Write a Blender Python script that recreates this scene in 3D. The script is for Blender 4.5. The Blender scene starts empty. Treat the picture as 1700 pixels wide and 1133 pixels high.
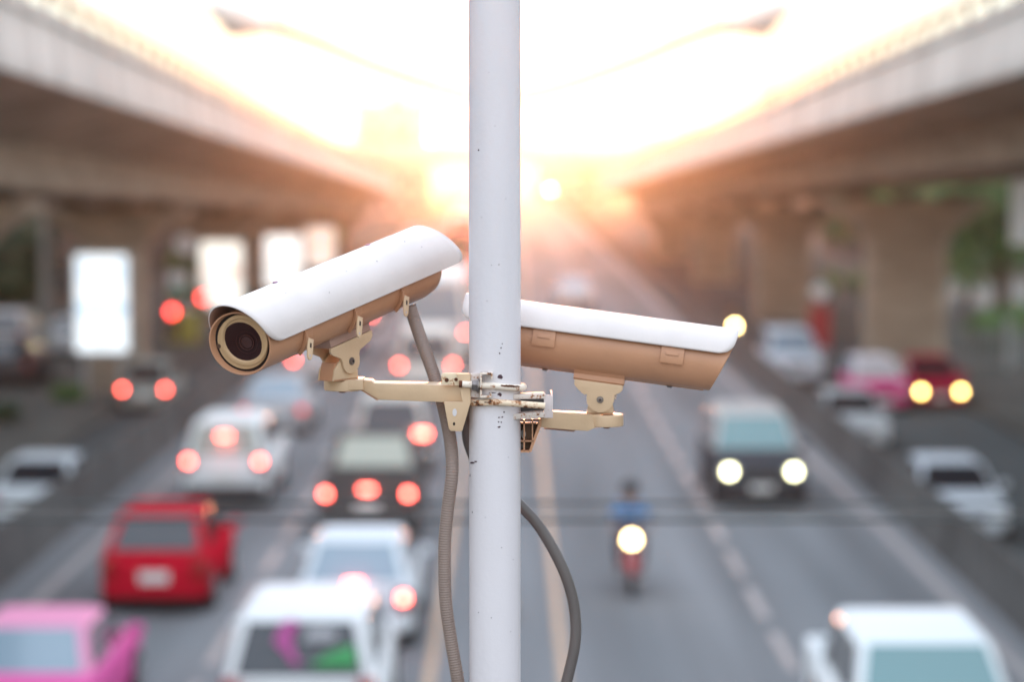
import bpy, bmesh, math, random
from mathutils import Vector, Matrix
R = math.radians
random.seed(7)
scene = bpy.context.scene
COL = scene.collection

# ------------------------------------------------------------------ camera
FPX, CX, CY, HOR = 4014.0, 850.0, 566.5, 265.0
CAM_H, POLE_Y = 7.0, 3.4
PIT = math.atan((CY - HOR) / FPX)
CAM = Vector((0, 0, CAM_H))
cam_d = bpy.data.cameras.new('camera')
cam_d.sensor_width = 36.0
cam_d.lens = FPX / 1700 * 36
cam_d.clip_start, cam_d.clip_end = 0.05, 3000
cam_d.dof.use_dof = True
cam_d.dof.focus_distance = 3.35
cam_d.dof.aperture_fstop = 2.75
cam = bpy.data.objects.new('camera', cam_d)
COL.objects.link(cam)
cam.location = CAM
cam.rotation_euler = (math.pi / 2 - PIT, 0, 0)
scene.camera = cam
_F = Vector((0, math.cos(PIT), -math.sin(PIT)))
_U = Vector((0, math.sin(PIT), math.cos(PIT)))


def P(px, py, Y):
    """photo pixel -> point on the vertical plane at distance Y"""
    d = _F + Vector((1, 0, 0)) * ((px - CX) / FPX) - _U * ((py - CY) / FPX)
    return CAM + d * (Y / d.y)


# ------------------------------------------------------------------ world, sun, exposure
SUN_EL, SUN_AZ = 3.0, 0.0          # sun low behind the road's end
SUN_STR, SUN_COL, SUN_ANG = 1.4, (1.0, 0.385, 0.175), 10.0
SKY_STR, CLOUD, EXPO = 0.05, 0.80, 1.36
w = bpy.data.worlds.new("World")
scene.world = w
w.use_nodes = True
nt = w.node_tree
N, L = nt.nodes, nt.links
for n in list(N): N.remove(n)
out = N.new('ShaderNodeOutputWorld')
sky = N.new('ShaderNodeTexSky'); sky.sky_type = 'NISHITA'; sky.sun_disc = False
sky.sun_elevation = R(SUN_EL); sky.sun_rotation = R(SUN_AZ); sky.dust_density = 0.0; sky.air_density = 0.7
bg1 = N.new('ShaderNodeBackground'); bg1.inputs[1].default_value = SKY_STR
L.new(sky.outputs[0], bg1.inputs[0])
tc = N.new('ShaderNodeTexCoord'); sep = N.new('ShaderNodeSeparateXYZ')
L.new(tc.outputs['Generated'], sep.inputs[0])
rampz = N.new('ShaderNodeValToRGB')           # pale cloud veil, creamier low down
rampz.color_ramp.elements[0].position = 0.0; rampz.color_ramp.elements[0].color = (0.33, 0.28, 0.225, 1)
rampz.color_ramp.elements[1].position = 0.35; rampz.color_ramp.elements[1].color = (0.86, 0.97, 1.13, 1)
k_ = rampz.color_ramp.elements.new(0.06); k_.color = (0.37, 0.35, 0.325, 1)
k_ = rampz.color_ramp.elements.new(0.16); k_.color = (0.80, 0.81, 0.82, 1)
L.new(sep.outputs[2], rampz.inputs[0])
bg2 = N.new('ShaderNodeBackground'); bg2.inputs[1].default_value = CLOUD
L.new(rampz.outputs[0], bg2.inputs[0])
add = N.new('ShaderNodeAddShader')
L.new(bg1.outputs[0], add.inputs[0]); L.new(bg2.outputs[0], add.inputs[1])
L.new(add.outputs[0], out.inputs['Surface'])

sd = bpy.data.lights.new('sun', 'SUN'); sd.energy = SUN_STR; sd.angle = R(SUN_ANG); sd.color = SUN_COL
so = bpy.data.objects.new('sun', sd); COL.objects.link(so)
sdir = Vector((math.sin(R(SUN_AZ)) * math.cos(R(SUN_EL)), math.cos(R(SUN_AZ)) * math.cos(R(SUN_EL)), math.sin(R(SUN_EL))))
so.rotation_euler = sdir.to_track_quat('Z', 'Y').to_euler()
so.location = (0, 60, 40)
vs = scene.view_settings
vs.view_transform = 'Standard'; vs.look = 'None'; vs.gamma = 1; vs.exposure = EXPO
scene.cycles.use_denoising = True
scene.cycles.volume_bounces = 0
scene.cycles.max_bounces = 6

HAZE_DENS, HAZE_G, HAZE_COL = 0.00042, 0.966, (1.0, 0.92, 0.85)
FZ = -0.6                                # the frontage roads lie lower than the main road

# ------------------------------------------------------------------ materials
_M = {}


def mat(name, rgb, rough=0.5, metal=0.0, var=0.0, scale=6.0, bump=0.0, bscale=40.0, emit=0.0, ecol=None, coat=0.0,
        stretch=None, spec=0.5, trans=0.0):
    if name in _M: return _M[name]
    m = bpy.data.materials.new(name); m.use_nodes = True
    t = m.node_tree; b = t.nodes['Principled BSDF']
    b.inputs['Base Color'].default_value = (*rgb, 1)
    b.inputs['Roughness'].default_value = rough
    b.inputs['Metallic'].default_value = metal
    b.inputs['Specular IOR Level'].default_value = spec
    if coat: b.inputs['Coat Weight'].default_value = coat; b.inputs['Coat Roughness'].default_value = .04
    if emit:
        b.inputs['Emission Color'].default_value = (*(ecol or rgb), 1)
        b.inputs['Emission Strength'].default_value = emit
    if trans: b.inputs['Transmission Weight'].default_value = trans
    if var or bump:
        c = t.nodes.new('ShaderNodeTexCoord')
        mp = t.nodes.new('ShaderNodeMapping')
        t.links.new(c.outputs['Object'], mp.inputs[0])
        if stretch: mp.inputs['Scale'].default_value = stretch
    if var:
        n = t.nodes.new('ShaderNodeTexNoise'); n.inputs['Scale'].default_value = scale; n.inputs['Detail'].default_value = 5
        t.links.new(mp.outputs[0], n.inputs['Vector'])
        r = t.nodes.new('ShaderNodeValToRGB')
        lo = tuple(max(0, x * (1 - var)) for x in rgb); hi = tuple(min(1, x * (1 + var)) for x in rgb)
        r.color_ramp.elements[0].position = .3; r.color_ramp.elements[0].color = (*lo, 1)
        r.color_ramp.elements[1].position = .7; r.color_ramp.elements[1].color = (*hi, 1)
        t.links.new(n.outputs['Fac'], r.inputs[0]); t.links.new(r.outputs[0], b.inputs['Base Color'])
    if bump:
        n2 = t.nodes.new('ShaderNodeTexNoise'); n2.inputs['Scale'].default_value = bscale; n2.inputs['Detail'].default_value = 4
        t.links.new(c.outputs['Object'], n2.inputs['Vector'])
        bp = t.nodes.new('ShaderNodeBump'); bp.inputs['Strength'].default_value = bump; bp.inputs['Distance'].default_value = .01
        t.links.new(n2.outputs['Fac'], bp.inputs['Height']); t.links.new(bp.outputs[0], b.inputs['Normal'])
    _M[name] = m
    return m


def paint(rgb):
    return mat('car_paint_%d_%d_%d' % tuple(int(c * 999) for c in rgb), rgb, 0.6, 0.0, spec=0.0)


def rusty(name, rgb, amount, scale=90, rough=.55):
    """old paint with rust breaking through it"""
    if name in _M: return _M[name]
    m = mat(name, rgb, rough)
    t = m.node_tree; b = t.nodes['Principled BSDF']
    c = t.nodes.new('ShaderNodeTexCoord')
    n = t.nodes.new('ShaderNodeTexNoise'); n.inputs['Scale'].default_value = scale; n.inputs['Detail'].default_value = 6
    n.inputs['Roughness'].default_value = .65
    t.links.new(c.outputs['Object'], n.inputs['Vector'])
    r = t.nodes.new('ShaderNodeValToRGB')
    e = r.color_ramp.elements
    e[0].position = amount - .02; e[0].color = (0.055, 0.018, 0.010, 1)
    e[1].position = amount + .09; e[1].color = (*rgb, 1)
    k = r.color_ramp.elements.new(amount + .02); k.color = (0.36, 0.13, 0.035, 1)
    t.links.new(n.outputs['Fac'], r.inputs[0]); t.links.new(r.outputs[0], b.inputs['Base Color'])
    bp = t.nodes.new('ShaderNodeBump'); bp.inputs['Strength'].default_value = .3; bp.inputs['Distance'].default_value = .001
    t.links.new(n.outputs['Fac'], bp.inputs['Height']); t.links.new(bp.outputs[0], b.inputs['Normal'])
    return m


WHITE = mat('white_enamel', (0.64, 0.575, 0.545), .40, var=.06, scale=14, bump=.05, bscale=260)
POLEW = mat('white_pole_paint', (0.66, 0.625, 0.645), .38, var=.05, scale=7, stretch=(2.5, 2.5, .35), bump=.06, bscale=150)
BEIGE = mat('beige_enamel', (0.49, 0.245, 0.135), .42, var=.06, scale=18, bump=.04, bscale=250)
CREAM = mat('cream_enamel', (0.60, 0.42, 0.262), .45, var=.07, scale=22, bump=.05, bscale=220)
FACE = mat('face_enamel', (0.50, 0.32, 0.17), .45, var=.06, scale=20)
BROWN = mat('shield_inside', (0.34, 0.19, 0.13), .55)
LENSG = mat('lens_glass', (0.030, 0.008, 0.007), .06, coat=.7)
LENSREFL = mat('lens_refl_ring', (0.06, 0.024, 0.021), .25)
STEEL = mat('zinc_steel', (0.22, 0.19, 0.18), .38, .8, var=.2, scale=60)
DARKH = mat('hole_dark', (0.02, 0.012, 0.01), .9)
RUSTB = rusty('cream_rusty', (0.76, 0.62, 0.45), .40, 150)
RUSTC = rusty('galvanised_rusty', (0.62, 0.52, 0.47), .36, 170)
CHIP = mat('chipped_metal', (0.07, 0.035, 0.045), .8)
RUSTM = mat('bare_rust', (0.10, 0.03, 0.012), .9, var=.4, scale=200)
COND = mat('grey_conduit', (0.25, 0.185, 0.155), .5, var=.08, scale=12)
HOSE = mat('dark_hose', (0.11, 0.095, 0.09), .38, var=.1, scale=12)
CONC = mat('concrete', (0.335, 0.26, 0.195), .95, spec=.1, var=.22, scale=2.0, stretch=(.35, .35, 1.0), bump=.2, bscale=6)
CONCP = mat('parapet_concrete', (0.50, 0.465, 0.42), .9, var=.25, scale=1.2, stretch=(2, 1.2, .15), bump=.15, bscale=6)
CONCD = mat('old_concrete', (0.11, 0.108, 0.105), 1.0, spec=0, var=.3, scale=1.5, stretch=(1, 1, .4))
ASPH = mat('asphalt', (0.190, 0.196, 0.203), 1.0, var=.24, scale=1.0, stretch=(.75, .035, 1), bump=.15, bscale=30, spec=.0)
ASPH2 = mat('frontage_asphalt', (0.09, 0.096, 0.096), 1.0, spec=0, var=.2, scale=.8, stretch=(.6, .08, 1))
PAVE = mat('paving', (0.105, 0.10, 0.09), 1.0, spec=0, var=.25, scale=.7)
SOIL = mat('ground_soil', (0.12, 0.105, 0.085), .95, var=.3, scale=.3)
LINEW = mat('line_paint_white', (0.27, 0.27, 0.27), .7, var=.25, scale=3)
LINEY = mat('line_paint_yellow', (0.26, 0.235, 0.17), .7, var=.2, scale=3)
RUBBER = mat('rubber', (0.02, 0.02, 0.02), .85)
RIM = mat('alloy', (0.45, 0.45, 0.46), .35, .7)
GLASSD = mat('dark_car_glass', (0.018, 0.022, 0.028), .07, coat=.4)
GLASST = mat('teal_car_glass', (0.12, 0.24, 0.25), .12, coat=.5)
GLASSB = mat('blue_car_glass', (0.22, 0.30, 0.36), .14, coat=.5)
BLACKP = mat('black_plastic', (0.025, 0.025, 0.028), .6)
PLATE = mat('number_plate', (0.72, 0.70, 0.66), .5)
CHROME = mat('chrome', (0.6, 0.6, 0.6), .2, .9)
TAILON = mat('tail_lamp_lit', (0.8, 0.05, 0.04), .3, emit=14, ecol=(1.0, 0.105, 0.075))
TAILHOT = mat('tail_lamp_bright', (0.9, 0.3, 0.1), .3, emit=22, ecol=(1.0, 0.30, 0.10))
TAILOFF = mat('tail_lamp_unlit', (0.30, 0.012, 0.012), .25)
HEADW = mat('headlamp_lit', (0.9, 0.9, 0.7), .3, emit=7, ecol=(1.0, 0.97, 0.55))
HEADY = mat('headlamp_warm', (0.9, 0.7, 0.4), .3, emit=11, ecol=(1.0, 0.62, 0.17))
HEADOFF = mat('headlamp_unlit', (0.55, 0.55, 0.55), .2, coat=.5)
LAMPY = mat('street_lamp_glow', (0.9, 0.8, 0.5), .3, emit=30, ecol=(1.0, 0.82, 0.42))


# ------------------------------------------------------------------ mesh helpers
class MB:
    def __init__(s, M=None): s.v, s.f, s.M = [], [], M or Matrix.Identity(4)

    def add(s, vs, fs):
        o = len(s.v)
        s.v += [s.M @ Vector(p) for p in vs]
        s.f += [tuple(i + o for i in f) for f in fs]
        return s

    def box(s, c, d):
        x, y, z = c; a, b, e = d[0] / 2, d[1] / 2, d[2] / 2
        return s.add([(x - a, y - b, z - e), (x + a, y - b, z - e), (x + a, y + b, z - e), (x - a, y + b, z - e),
                      (x - a, y - b, z + e), (x + a, y - b, z + e), (x + a, y + b, z + e), (x - a, y + b, z + e)],
                     [(0, 3, 2, 1), (4, 5, 6, 7), (0, 1, 5, 4), (1, 2, 6, 5), (2, 3, 7, 6), (3, 0, 4, 7)])

    def loft(s, rings, cap=True, closed=True):
        n = len(rings[0]); vs = [p for r in rings for p in r]; fs = []
        for k in range(len(rings) - 1):
            for i in range(n if closed else n - 1):
                j = (i + 1) % n
                fs.append((k * n + i, k * n + j, (k + 1) * n + j, (k + 1) * n + i))
        if cap:
            fs.append(tuple(reversed(range(n)))); fs.append(tuple((len(rings) - 1) * n + i for i in range(n)))
        return s.add(vs, fs)

    def prism(s, O, e1, e2, poly, n, t0, t1):
        O, e1, e2, n = Vector(O), Vector(e1), Vector(e2), Vector(n)
        return s.loft([[O + e1 * x + e2 * y + n * t for x, y in poly] for t in (t0, t1)])

    def lathe(s, O, ax, prof, n=48, cap=True):
        ax = Vector(ax).normalized(); O = Vector(O)
        a = ax.orthogonal().normalized(); b = ax.cross(a)
        return s.loft([[O + ax * t + (a * math.cos(2 * math.pi * i / n) + b * math.sin(2 * math.pi * i / n)) * r
                        for i in range(n)] for t, r in prof], cap=cap)

    def cyl(s, a, b, r, n=16, r2=None):
        a, b = Vector(a), Vector(b)
        return s.lathe(a, b - a, [(0, r), ((b - a).length, r if r2 is None else r2)], n)

    def tube(s, pts, r, n=12, cap=True):
        pts = [Vector(p) for p in pts]; rings = []; up = None
        for i, p in enumerate(pts):
            t = (pts[min(i + 1, len(pts) - 1)] - pts[max(i - 1, 0)]).normalized()
            a = t.orthogonal().normalized() if up is None else (up - t * up.dot(t)).normalized()
            up = a; b = t.cross(a)
            rr = r[i] if isinstance(r, (list, tuple)) else r
            rings.append([p + (a * math.cos(2 * math.pi * k / n) + b * math.sin(2 * math.pi * k / n)) * rr for k in range(n)])
        return s.loft(rings, cap)

    def mesh(s, name, m, bev=0, seg=2, org=None, sharp=38):
        me = bpy.data.meshes.new(name)
        o = Vector(org) if org else Vector((0, 0, 0))
        me.from_pydata([p - o for p in s.v], [], s.f)
        bm = bmesh.new(); bm.from_mesh(me)
        bmesh.ops.recalc_face_normals(bm, faces=bm.faces)
        if bev:
            es = [e for e in bm.edges if e.is_manifold and e.calc_face_angle(0) > R(30)]
            bmesh.ops.bevel(bm, geom=es, offset=bev, segments=seg, affect='EDGES', clamp_overlap=True, profile=.6)
        bm.to_mesh(me); bm.free()
        for p in me.polygons: p.use_smooth = True
        me.set_sharp_from_angle(angle=R(sharp))
        me.materials.append(m)
        return me

    def build(s, name, m, parent=None, bev=0, seg=2, org=None, sharp=38):
        o = bpy.data.objects.new(name, s.mesh(name, m, bev, seg, org, sharp))
        COL.objects.link(o)
        if parent: o.parent = parent
        elif org: o.location = org
        return o


def tag(o, label=None, cat=None, group=None, kind=None):
    if label: o['label'] = label
    if cat: o['category'] = cat
    if group: o['group'] = group
    if kind: o['kind'] = kind
    return o


def empty(name, loc=(0, 0, 0), rz=0.0):
    o = bpy.data.objects.new(name, None); COL.objects.link(o)
    o.location = loc; o.rotation_euler = (0, 0, rz); o.empty_display_size = .2
    return o


def copy_tree(o, parent=None):
    c = o.copy(); COL.objects.link(c); c.parent = parent
    for ch in list(o.children): copy_tree(ch, c)
    return c


def smooth_path(pts, per=10):
    pts = [Vector(p) for p in pts]; o = []
    for i in range(len(pts) - 1):
        p0, p1, p2, p3 = pts[max(i - 1, 0)], pts[i], pts[i + 1], pts[min(i + 2, len(pts) - 1)]
        for k in range(per):
            t = k / per
            o.append(.5 * ((2 * p1) + (p2 - p0) * t + (2 * p0 - 5 * p1 + 4 * p2 - p3) * t * t + (3 * p1 - p0 - 3 * p2 + p3) * t ** 3))
    o.append(pts[-1]); return o


# ------------------------------------------------------------------ the setting: ground, road, markings
def sheet(name, x0, x1, y0, y1, z, m, kind='structure'):
    o = MB().add([(x0, y0, z), (x1, y0, z), (x1, y1, z), (x0, y1, z)], [(0, 1, 2, 3)]).build(name, m)
    return tag(o, kind=kind)


sheet('ground', -900, 900, -60, 1600, FZ - .012, SOIL)
rb = MB().box((-.425, 330, FZ / 2 - .15), (15.85, 740, -FZ + .3)).build('road', ASPH); tag(rb, kind='structure')
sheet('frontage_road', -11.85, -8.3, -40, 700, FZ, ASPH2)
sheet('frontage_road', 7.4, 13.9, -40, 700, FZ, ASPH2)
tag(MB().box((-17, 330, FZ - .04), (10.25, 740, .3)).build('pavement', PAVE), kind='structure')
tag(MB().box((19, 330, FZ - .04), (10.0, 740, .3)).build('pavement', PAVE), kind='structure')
mk = MB()
for x, wd in ((-1.12, .14), (.70, .14)):
    mk.add([(x - wd / 2, -40, .004), (x + wd / 2, -40, .004), (x + wd / 2, 600, .004), (x - wd / 2, 600, .004)], [(0, 1, 2, 3)])
tag(mk.build('yellow_centre_lines', LINEY), kind='structure')
mk = MB()
for x, wd in ((-7.55, .22), (7.0, .22)):
    mk.add([(x - wd / 2, -40, .004), (x + wd / 2, -40, .004), (x + wd / 2, 600, .004), (x - wd / 2, 600, .004)], [(0, 1, 2, 3)])
tag(mk.build('white_edge_lines', LINEW), kind='structure')
mk = MB()
for x, off in ((-4.2, .4), (3.87, 0.)):
    y = 14 + off
    while y < 420:
        mk.add([(x - .08, y, .004), (x + .08, y, .004), (x + .08, y + 2.6, .004), (x - .08, y + 2.6, .004)], [(0, 1, 2, 3)])
        y += 3.75
tag(mk.build('white_lane_dashes', LINEW), kind='structure')

# concrete barriers between the main road and the frontage roads (profile with a sloping foot)
def barrier(x, side, label):
    prof = [(0.01, FZ - .1), (0.01, .02), (.12, .25), (.14, .92), (.30, .92), (.32, .25), (.44, 0), (.46, FZ - .1)]
    o = MB()
    n = 72
    for k in range(n):
        y0, y1 = -30 + k * 8, -30 + k * 8 + 7.96
        o.loft([[(x + side * (a - .0), y, b) for a, b in prof] for y in (y0, y1)])
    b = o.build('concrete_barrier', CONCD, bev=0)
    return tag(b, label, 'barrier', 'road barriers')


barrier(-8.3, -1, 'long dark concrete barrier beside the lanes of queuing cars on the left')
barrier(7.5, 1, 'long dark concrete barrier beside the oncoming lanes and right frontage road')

# ------------------------------------------------------------------ elevated highways
DX, DZ = -0.0097, -0.0262


CURVE_Y = 190.0


def bend(y, sgn):
    """the decks run straight, then swing outwards away from the road"""
    return sgn * max(0.0, y - CURVE_Y) ** 2 / 150.0


def drop(y): return DZ * min(y, 215)


def extrude_section(mb, sec, y0, y1, n=1, sgn=0):
    mb.loft([[(x + DX * y + bend(y, sgn), y, z + drop(y)) for x, z in sec] for y in [y0 + (y1 - y0) * k / n for k in range(n + 1)]])


def viaduct(sgn, xe, zb, zt, web_t, web_b, xc, label):
    """xe: edge nearest the road, zb/zt: fascia bottom and parapet top there, web_t/web_b: girder web"""
    root = empty('elevated_highway', (xc, 0, 0))
    tag(root, label, 'elevated highway', 'elevated highways along the road')
    org = (xc, 0, 0)
    mir = lambda x: 2 * xc - x
    zd = zb + .34
    Y0, Y1 = -6, 270
    xi = lambda a: xe + sgn * a
    d = MB()
    sec = [(xi(.03), zb), (xi(.03), zd - .003), (mir(xi(.03)), zd - .003), (mir(xi(.03)), zb), (mir(web_t[0]), web_t[1]), (mir(web_b[0]), web_b[1]),
           (web_b[0], web_b[1]), (web_t[0], web_t[1])]
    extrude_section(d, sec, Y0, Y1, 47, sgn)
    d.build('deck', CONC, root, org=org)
    for side in (0, 1):
        f = (lambda x: x) if side == 0 else mir
        p = MB()
        y = Y0
        while y < Y1:                                  # cast panels with open joints
            yb = min(y + 5.96, Y1)
            sec = [(f(xi(0)), zb - .02), (f(xi(-.04)), zb + .10), (f(xi(0)), zb + .36), (f(xi(.05)), zt - .30), (f(xi(-.03)), zt - .26),
                   (f(xi(-.03)), zt - .08), (f(xi(.02)), zt - .06), (f(xi(.26)), zt - .06), (f(xi(.30)), zd), (f(xi(.30)), zd - .1)]
            extrude_section(p, sec, y, yb, 1, sgn)
            y += 6.0
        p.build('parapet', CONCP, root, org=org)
        r = MB()
        y = Y0 + 1
        while y < Y1:
            r.box((f(xi(.12)) + DX * y + bend(y, sgn), y, zt + .10 + drop(y)), (.09, .09, .36)); y += 2.0
        rl = [(f(xi(.07)), zt + .24), (f(xi(.07)), zt + .34), (f(xi(.17)), zt + .34), (f(xi(.17)), zt + .24)]
        extrude_section(r, rl, Y0, Y1, 47, sgn)
        r.build('railing', mat('railing_steel', (.22, .17, .14), .6, .3), root, org=org)
    return root


viaduct(-1, -7.3, 9.34, 10.62, (-9.75, 8.70), (-9.8, 7.73), -12.1, 'long elevated highway over the light boxes and queue on the left')
viaduct(1, 8.74, 9.5, 10.79, (11.4, 9.40), (11.45, 8.36), 14.1, 'long elevated highway over the pink taxi and green trees on the right')


def pier(x, y, top, cw, capw, label, grp):
    root = tag(empty('bridge_pier', (x, y, FZ)), label, 'bridge pier', grp)
    h = top - FZ; ch = 1.65
    c = MB()
    a, b = cw / 2, .85
    oct_ = lambda a, b, z, k=.22: [(-a + k, -b, z), (a - k, -b, z), (a, -b + k, z), (a, b - k, z), (a - k, b, z), (-a + k, b, z), (-a, b - k, z), (-a, -b + k, z)]
    c.loft([oct_(a, b, 0), oct_(a, b, h - ch)])
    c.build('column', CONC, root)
    cp = MB()
    cp.loft([oct_(a + .01, b + .01, h - ch), oct_(a + .12, b + .02, h - ch * .75), oct_(a + (capw / 2 - a) * .45, b + .1, h - ch * .45),
             oct_(capw / 2, b + .15, h - ch * .12), oct_(capw / 2, b + .15, h)])
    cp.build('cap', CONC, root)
    for i in (-1, 0, 1): MB().box((i * capw * .3, 0, h + .12), (.7, .7, .24)).build('bearing_pad', CONCD, root)
    return root


for i, y in enumerate((52, 78.5, 108, 131, 163, 194, 225)):
    zb = 7.73 + drop(y)
    pier(-12.1 + DX * y + .05 + bend(y, -1), y, zb - .25, 1.75, 4.7, ['concrete pier at the far left edge of the left viaduct',
         'nearest whole concrete pier with flared cap behind the largest light box', 'second concrete pier on the left behind the cream light box',
         'third concrete pier on the left behind the narrow white light box', 'fourth concrete pier on the left above the white camera shield',
         'distant concrete pier under the left viaduct in orange haze', 'distant concrete pier under the left viaduct in orange haze'][i],
         'concrete piers under the left viaduct')
for i, y in enumerate((49, 82, 116, 151, 186, 221, 256)):
    zb = 8.36 + drop(y)
    pier(14.1 + DX * y + bend(y, 1), y, zb - .55, 2.65, 5.5, ['concrete pier at the right edge of the picture beside the white sign',
         'nearest whole concrete pier behind the red car with yellow headlights', 'second concrete pier on the right behind the pale grey car',
         'third concrete pier under the right viaduct left of the red stall', 'distant concrete pier under the right viaduct in orange haze',
         'distant concrete pier under the right viaduct in orange haze', 'distant concrete pier under the right viaduct in orange haze'][i],
         'concrete piers under the right viaduct')

# bridge that crosses the road far ahead
br = tag(empty('crossing_bridge', (0, 290, 0)), 'pale bridge crossing over the road far ahead in the glow', 'bridge')
b_ = MB(); b_.box((0, 0, 7.5), (110, 7, 1.0)); b_.box((0, -2, 6.6), (110, 1.2, .8)); b_.box((0, 2, 6.6), (110, 1.2, .8)); b_.build('deck', CONCP, br)
for s in (-1, 1): MB().box((0, s * 3.45, 8.5), (110, .25, 1.0)).build('parapet', CONCP, br)
for x in (-21, 9.2, 21): MB().box((x, 0, 3.1), (1.1, 3, 6.2)).build('column', CONC, br, bev=.1)


# ------------------------------------------------------------------ buildings
def building(name, x0, x1, y0, y1, h, floors, bays, rgb, label, cat, grp=None, face='x+'):
    root = tag(empty(name, ((x0 + x1) / 2, (y0 + y1) / 2, FZ)), label, cat, grp)
    cx, cy = (x0 + x1) / 2, (y0 + y1) / 2
    W, D = x1 - x0, y1 - y0
    wm = mat('render_%d_%d' % (int(rgb[0] * 99), int(rgb[2] * 99)), rgb, .85, var=.15, scale=.4)
    MB().box((0, 0, h / 2), (W, D, h)).build('wall', wm, root)
    rf = MB(); rf.box((0, 0, h + .25), (W + .5, D + .5, .5)); rf.box((W * .1, D * .1, h + 1.2), (W * .3, D * .3, 1.4)); rf.build('roof', CONCD, root)
    gm = mat('window_glass', (.06, .07, .08), .12)
    fh = h / floors
    sides = [(W, D / 2, 0, -1)]
    for fl in range(floors):
        for k in range(bays):
            wz = fl * fh + fh * .55
            bx = -W / 2 + (k + .5) * W / bays
            MB().box((bx, -D / 2 - .02, wz), (W / bays * .6, .08, fh * .5)).build('window', gm, root)
            by = -D / 2 + (k + .5) * D / bays
            s = 1 if cx < 0 else -1
            MB().box((s * (W / 2 + .02), by, wz), (.08, D / bays * .6, fh * .5)).build('window', gm, root)
    return root


building('apartment_tower', -20.5, -11, 318, 330, 14.6, 5, 4, (.40, .30, .27), 'tall pale tower block above the left viaduct in the glow', 'tower block')
for i, (x0, x1, y, h) in enumerate(((-46, -32, 372, 12), (-68, -50, 392, 13.5), (20, 36, 390, 11), (42, 60, 372, 13.5), (4, 16, 420, 9.5))):
    building('apartment_block', x0, x1, y, y + 14, h, 4, 4, (.36, .30, .27), ['far block left of the tower in the glow', 'far tall block farthest left in the glow',
             'far low block right of the road in the glow', 'far block over the right viaduct in the glow', 'far low block just right of the white pole in the glow'][i], 'apartment block', 'far blocks in the glow')
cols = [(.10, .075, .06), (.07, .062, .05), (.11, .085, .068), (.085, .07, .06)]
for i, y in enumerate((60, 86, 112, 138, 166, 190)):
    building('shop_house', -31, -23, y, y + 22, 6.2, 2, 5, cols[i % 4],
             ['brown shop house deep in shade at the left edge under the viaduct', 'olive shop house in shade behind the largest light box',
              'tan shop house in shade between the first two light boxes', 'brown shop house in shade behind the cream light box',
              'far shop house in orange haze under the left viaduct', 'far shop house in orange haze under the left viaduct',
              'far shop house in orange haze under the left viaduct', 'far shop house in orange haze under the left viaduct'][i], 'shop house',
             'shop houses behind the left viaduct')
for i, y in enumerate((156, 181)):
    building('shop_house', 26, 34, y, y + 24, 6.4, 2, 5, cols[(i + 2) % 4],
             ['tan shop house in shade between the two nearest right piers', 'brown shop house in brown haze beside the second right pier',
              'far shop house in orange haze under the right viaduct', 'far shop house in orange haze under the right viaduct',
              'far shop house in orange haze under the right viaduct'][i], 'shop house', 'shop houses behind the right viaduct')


# ------------------------------------------------------------------ trees and bushes
def leafmat(name, rgb):
    m = mat(name, rgb, .6)
    t = m.node_tree; b = t.nodes['Principled BSDF']
    g = t.nodes.new('ShaderNodeNewGeometry'); r = t.nodes.new('ShaderNodeValToRGB')
    r.color_ramp.elements[0].color = (*[c * .55 for c in rgb], 1); r.color_ramp.elements[1].color = (*[c * 1.5 for c in rgb], 1)
    t.links.new(g.outputs['Random Per Island'], r.inputs[0]); t.links.new(r.outputs[0], b.inputs['Base Color'])
    return m


LEAF = leafmat('foliage_mid', (.075, .16, .028)); LEAFD = leafmat('foliage_dark', (.026, .055, .015)); LEAFLIT = leafmat('foliage_lit', (.30, .34, .03))  # the last one carries a lit tree's brightness in its leaf colour
BARK = mat('bark', (.10, .07, .05), .9, var=.3, scale=5)


def leaves(mb, c, r, n, rng, size):
    for _ in range(n):
        while True:
            p = Vector((rng.uniform(-1, 1), rng.uniform(-1, 1), rng.uniform(-1, 1)))
            if .25 < p.length < 1: break
        p = Vector(c) + Vector((p.x * r[0], p.y * r[1], p.z * r[2]))
        a = Vector((rng.gauss(0, 1), rng.gauss(0, 1), rng.gauss(0, .6))).normalized(); b = a.orthogonal().normalized()
        s = size * rng.uniform(.6, 1.4)
        mb.add([p - a * s, p + b * s * .45, p + a * s, p - b * s * .45], [(0, 1, 2, 3)])


def tree(x, y, h, cr, m, seed, label, grp='trees behind the right viaduct', name='leafy_tree'):
    rng = random.Random(seed)
    root = tag(empty(name, (x, y, FZ + .1)), label, 'tree', grp)
    t = MB(); pts = [(0, 0, 0), (.1, .05, h * .25), (-.05, .1, h * .5), (.1, 0, h * .8)]
    t.tube(smooth_path(pts, 4), [.22 * (1 - .05 * i) for i in range(13)], 8)
    cl = []
    for k in range(11):
        a = k * 2.4; rr = cr * rng.uniform(.35, .85); z = h * rng.uniform(.42, .95)
        c = (math.cos(a) * rr, math.sin(a) * rr, z); cl.append(c)
        t.tube([(0, 0, h * rng.uniform(.3, .6)), (c[0] * .5, c[1] * .5, z * .85), c], [.09, .06, .025], 6)
    t.build('trunk', BARK, root)
    cm = MB()
    for c in cl: leaves(cm, c, (cr * .5, cr * .5, h * .17), 190, rng, .17)
    cm.build('crown', m, root)
    return root


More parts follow.
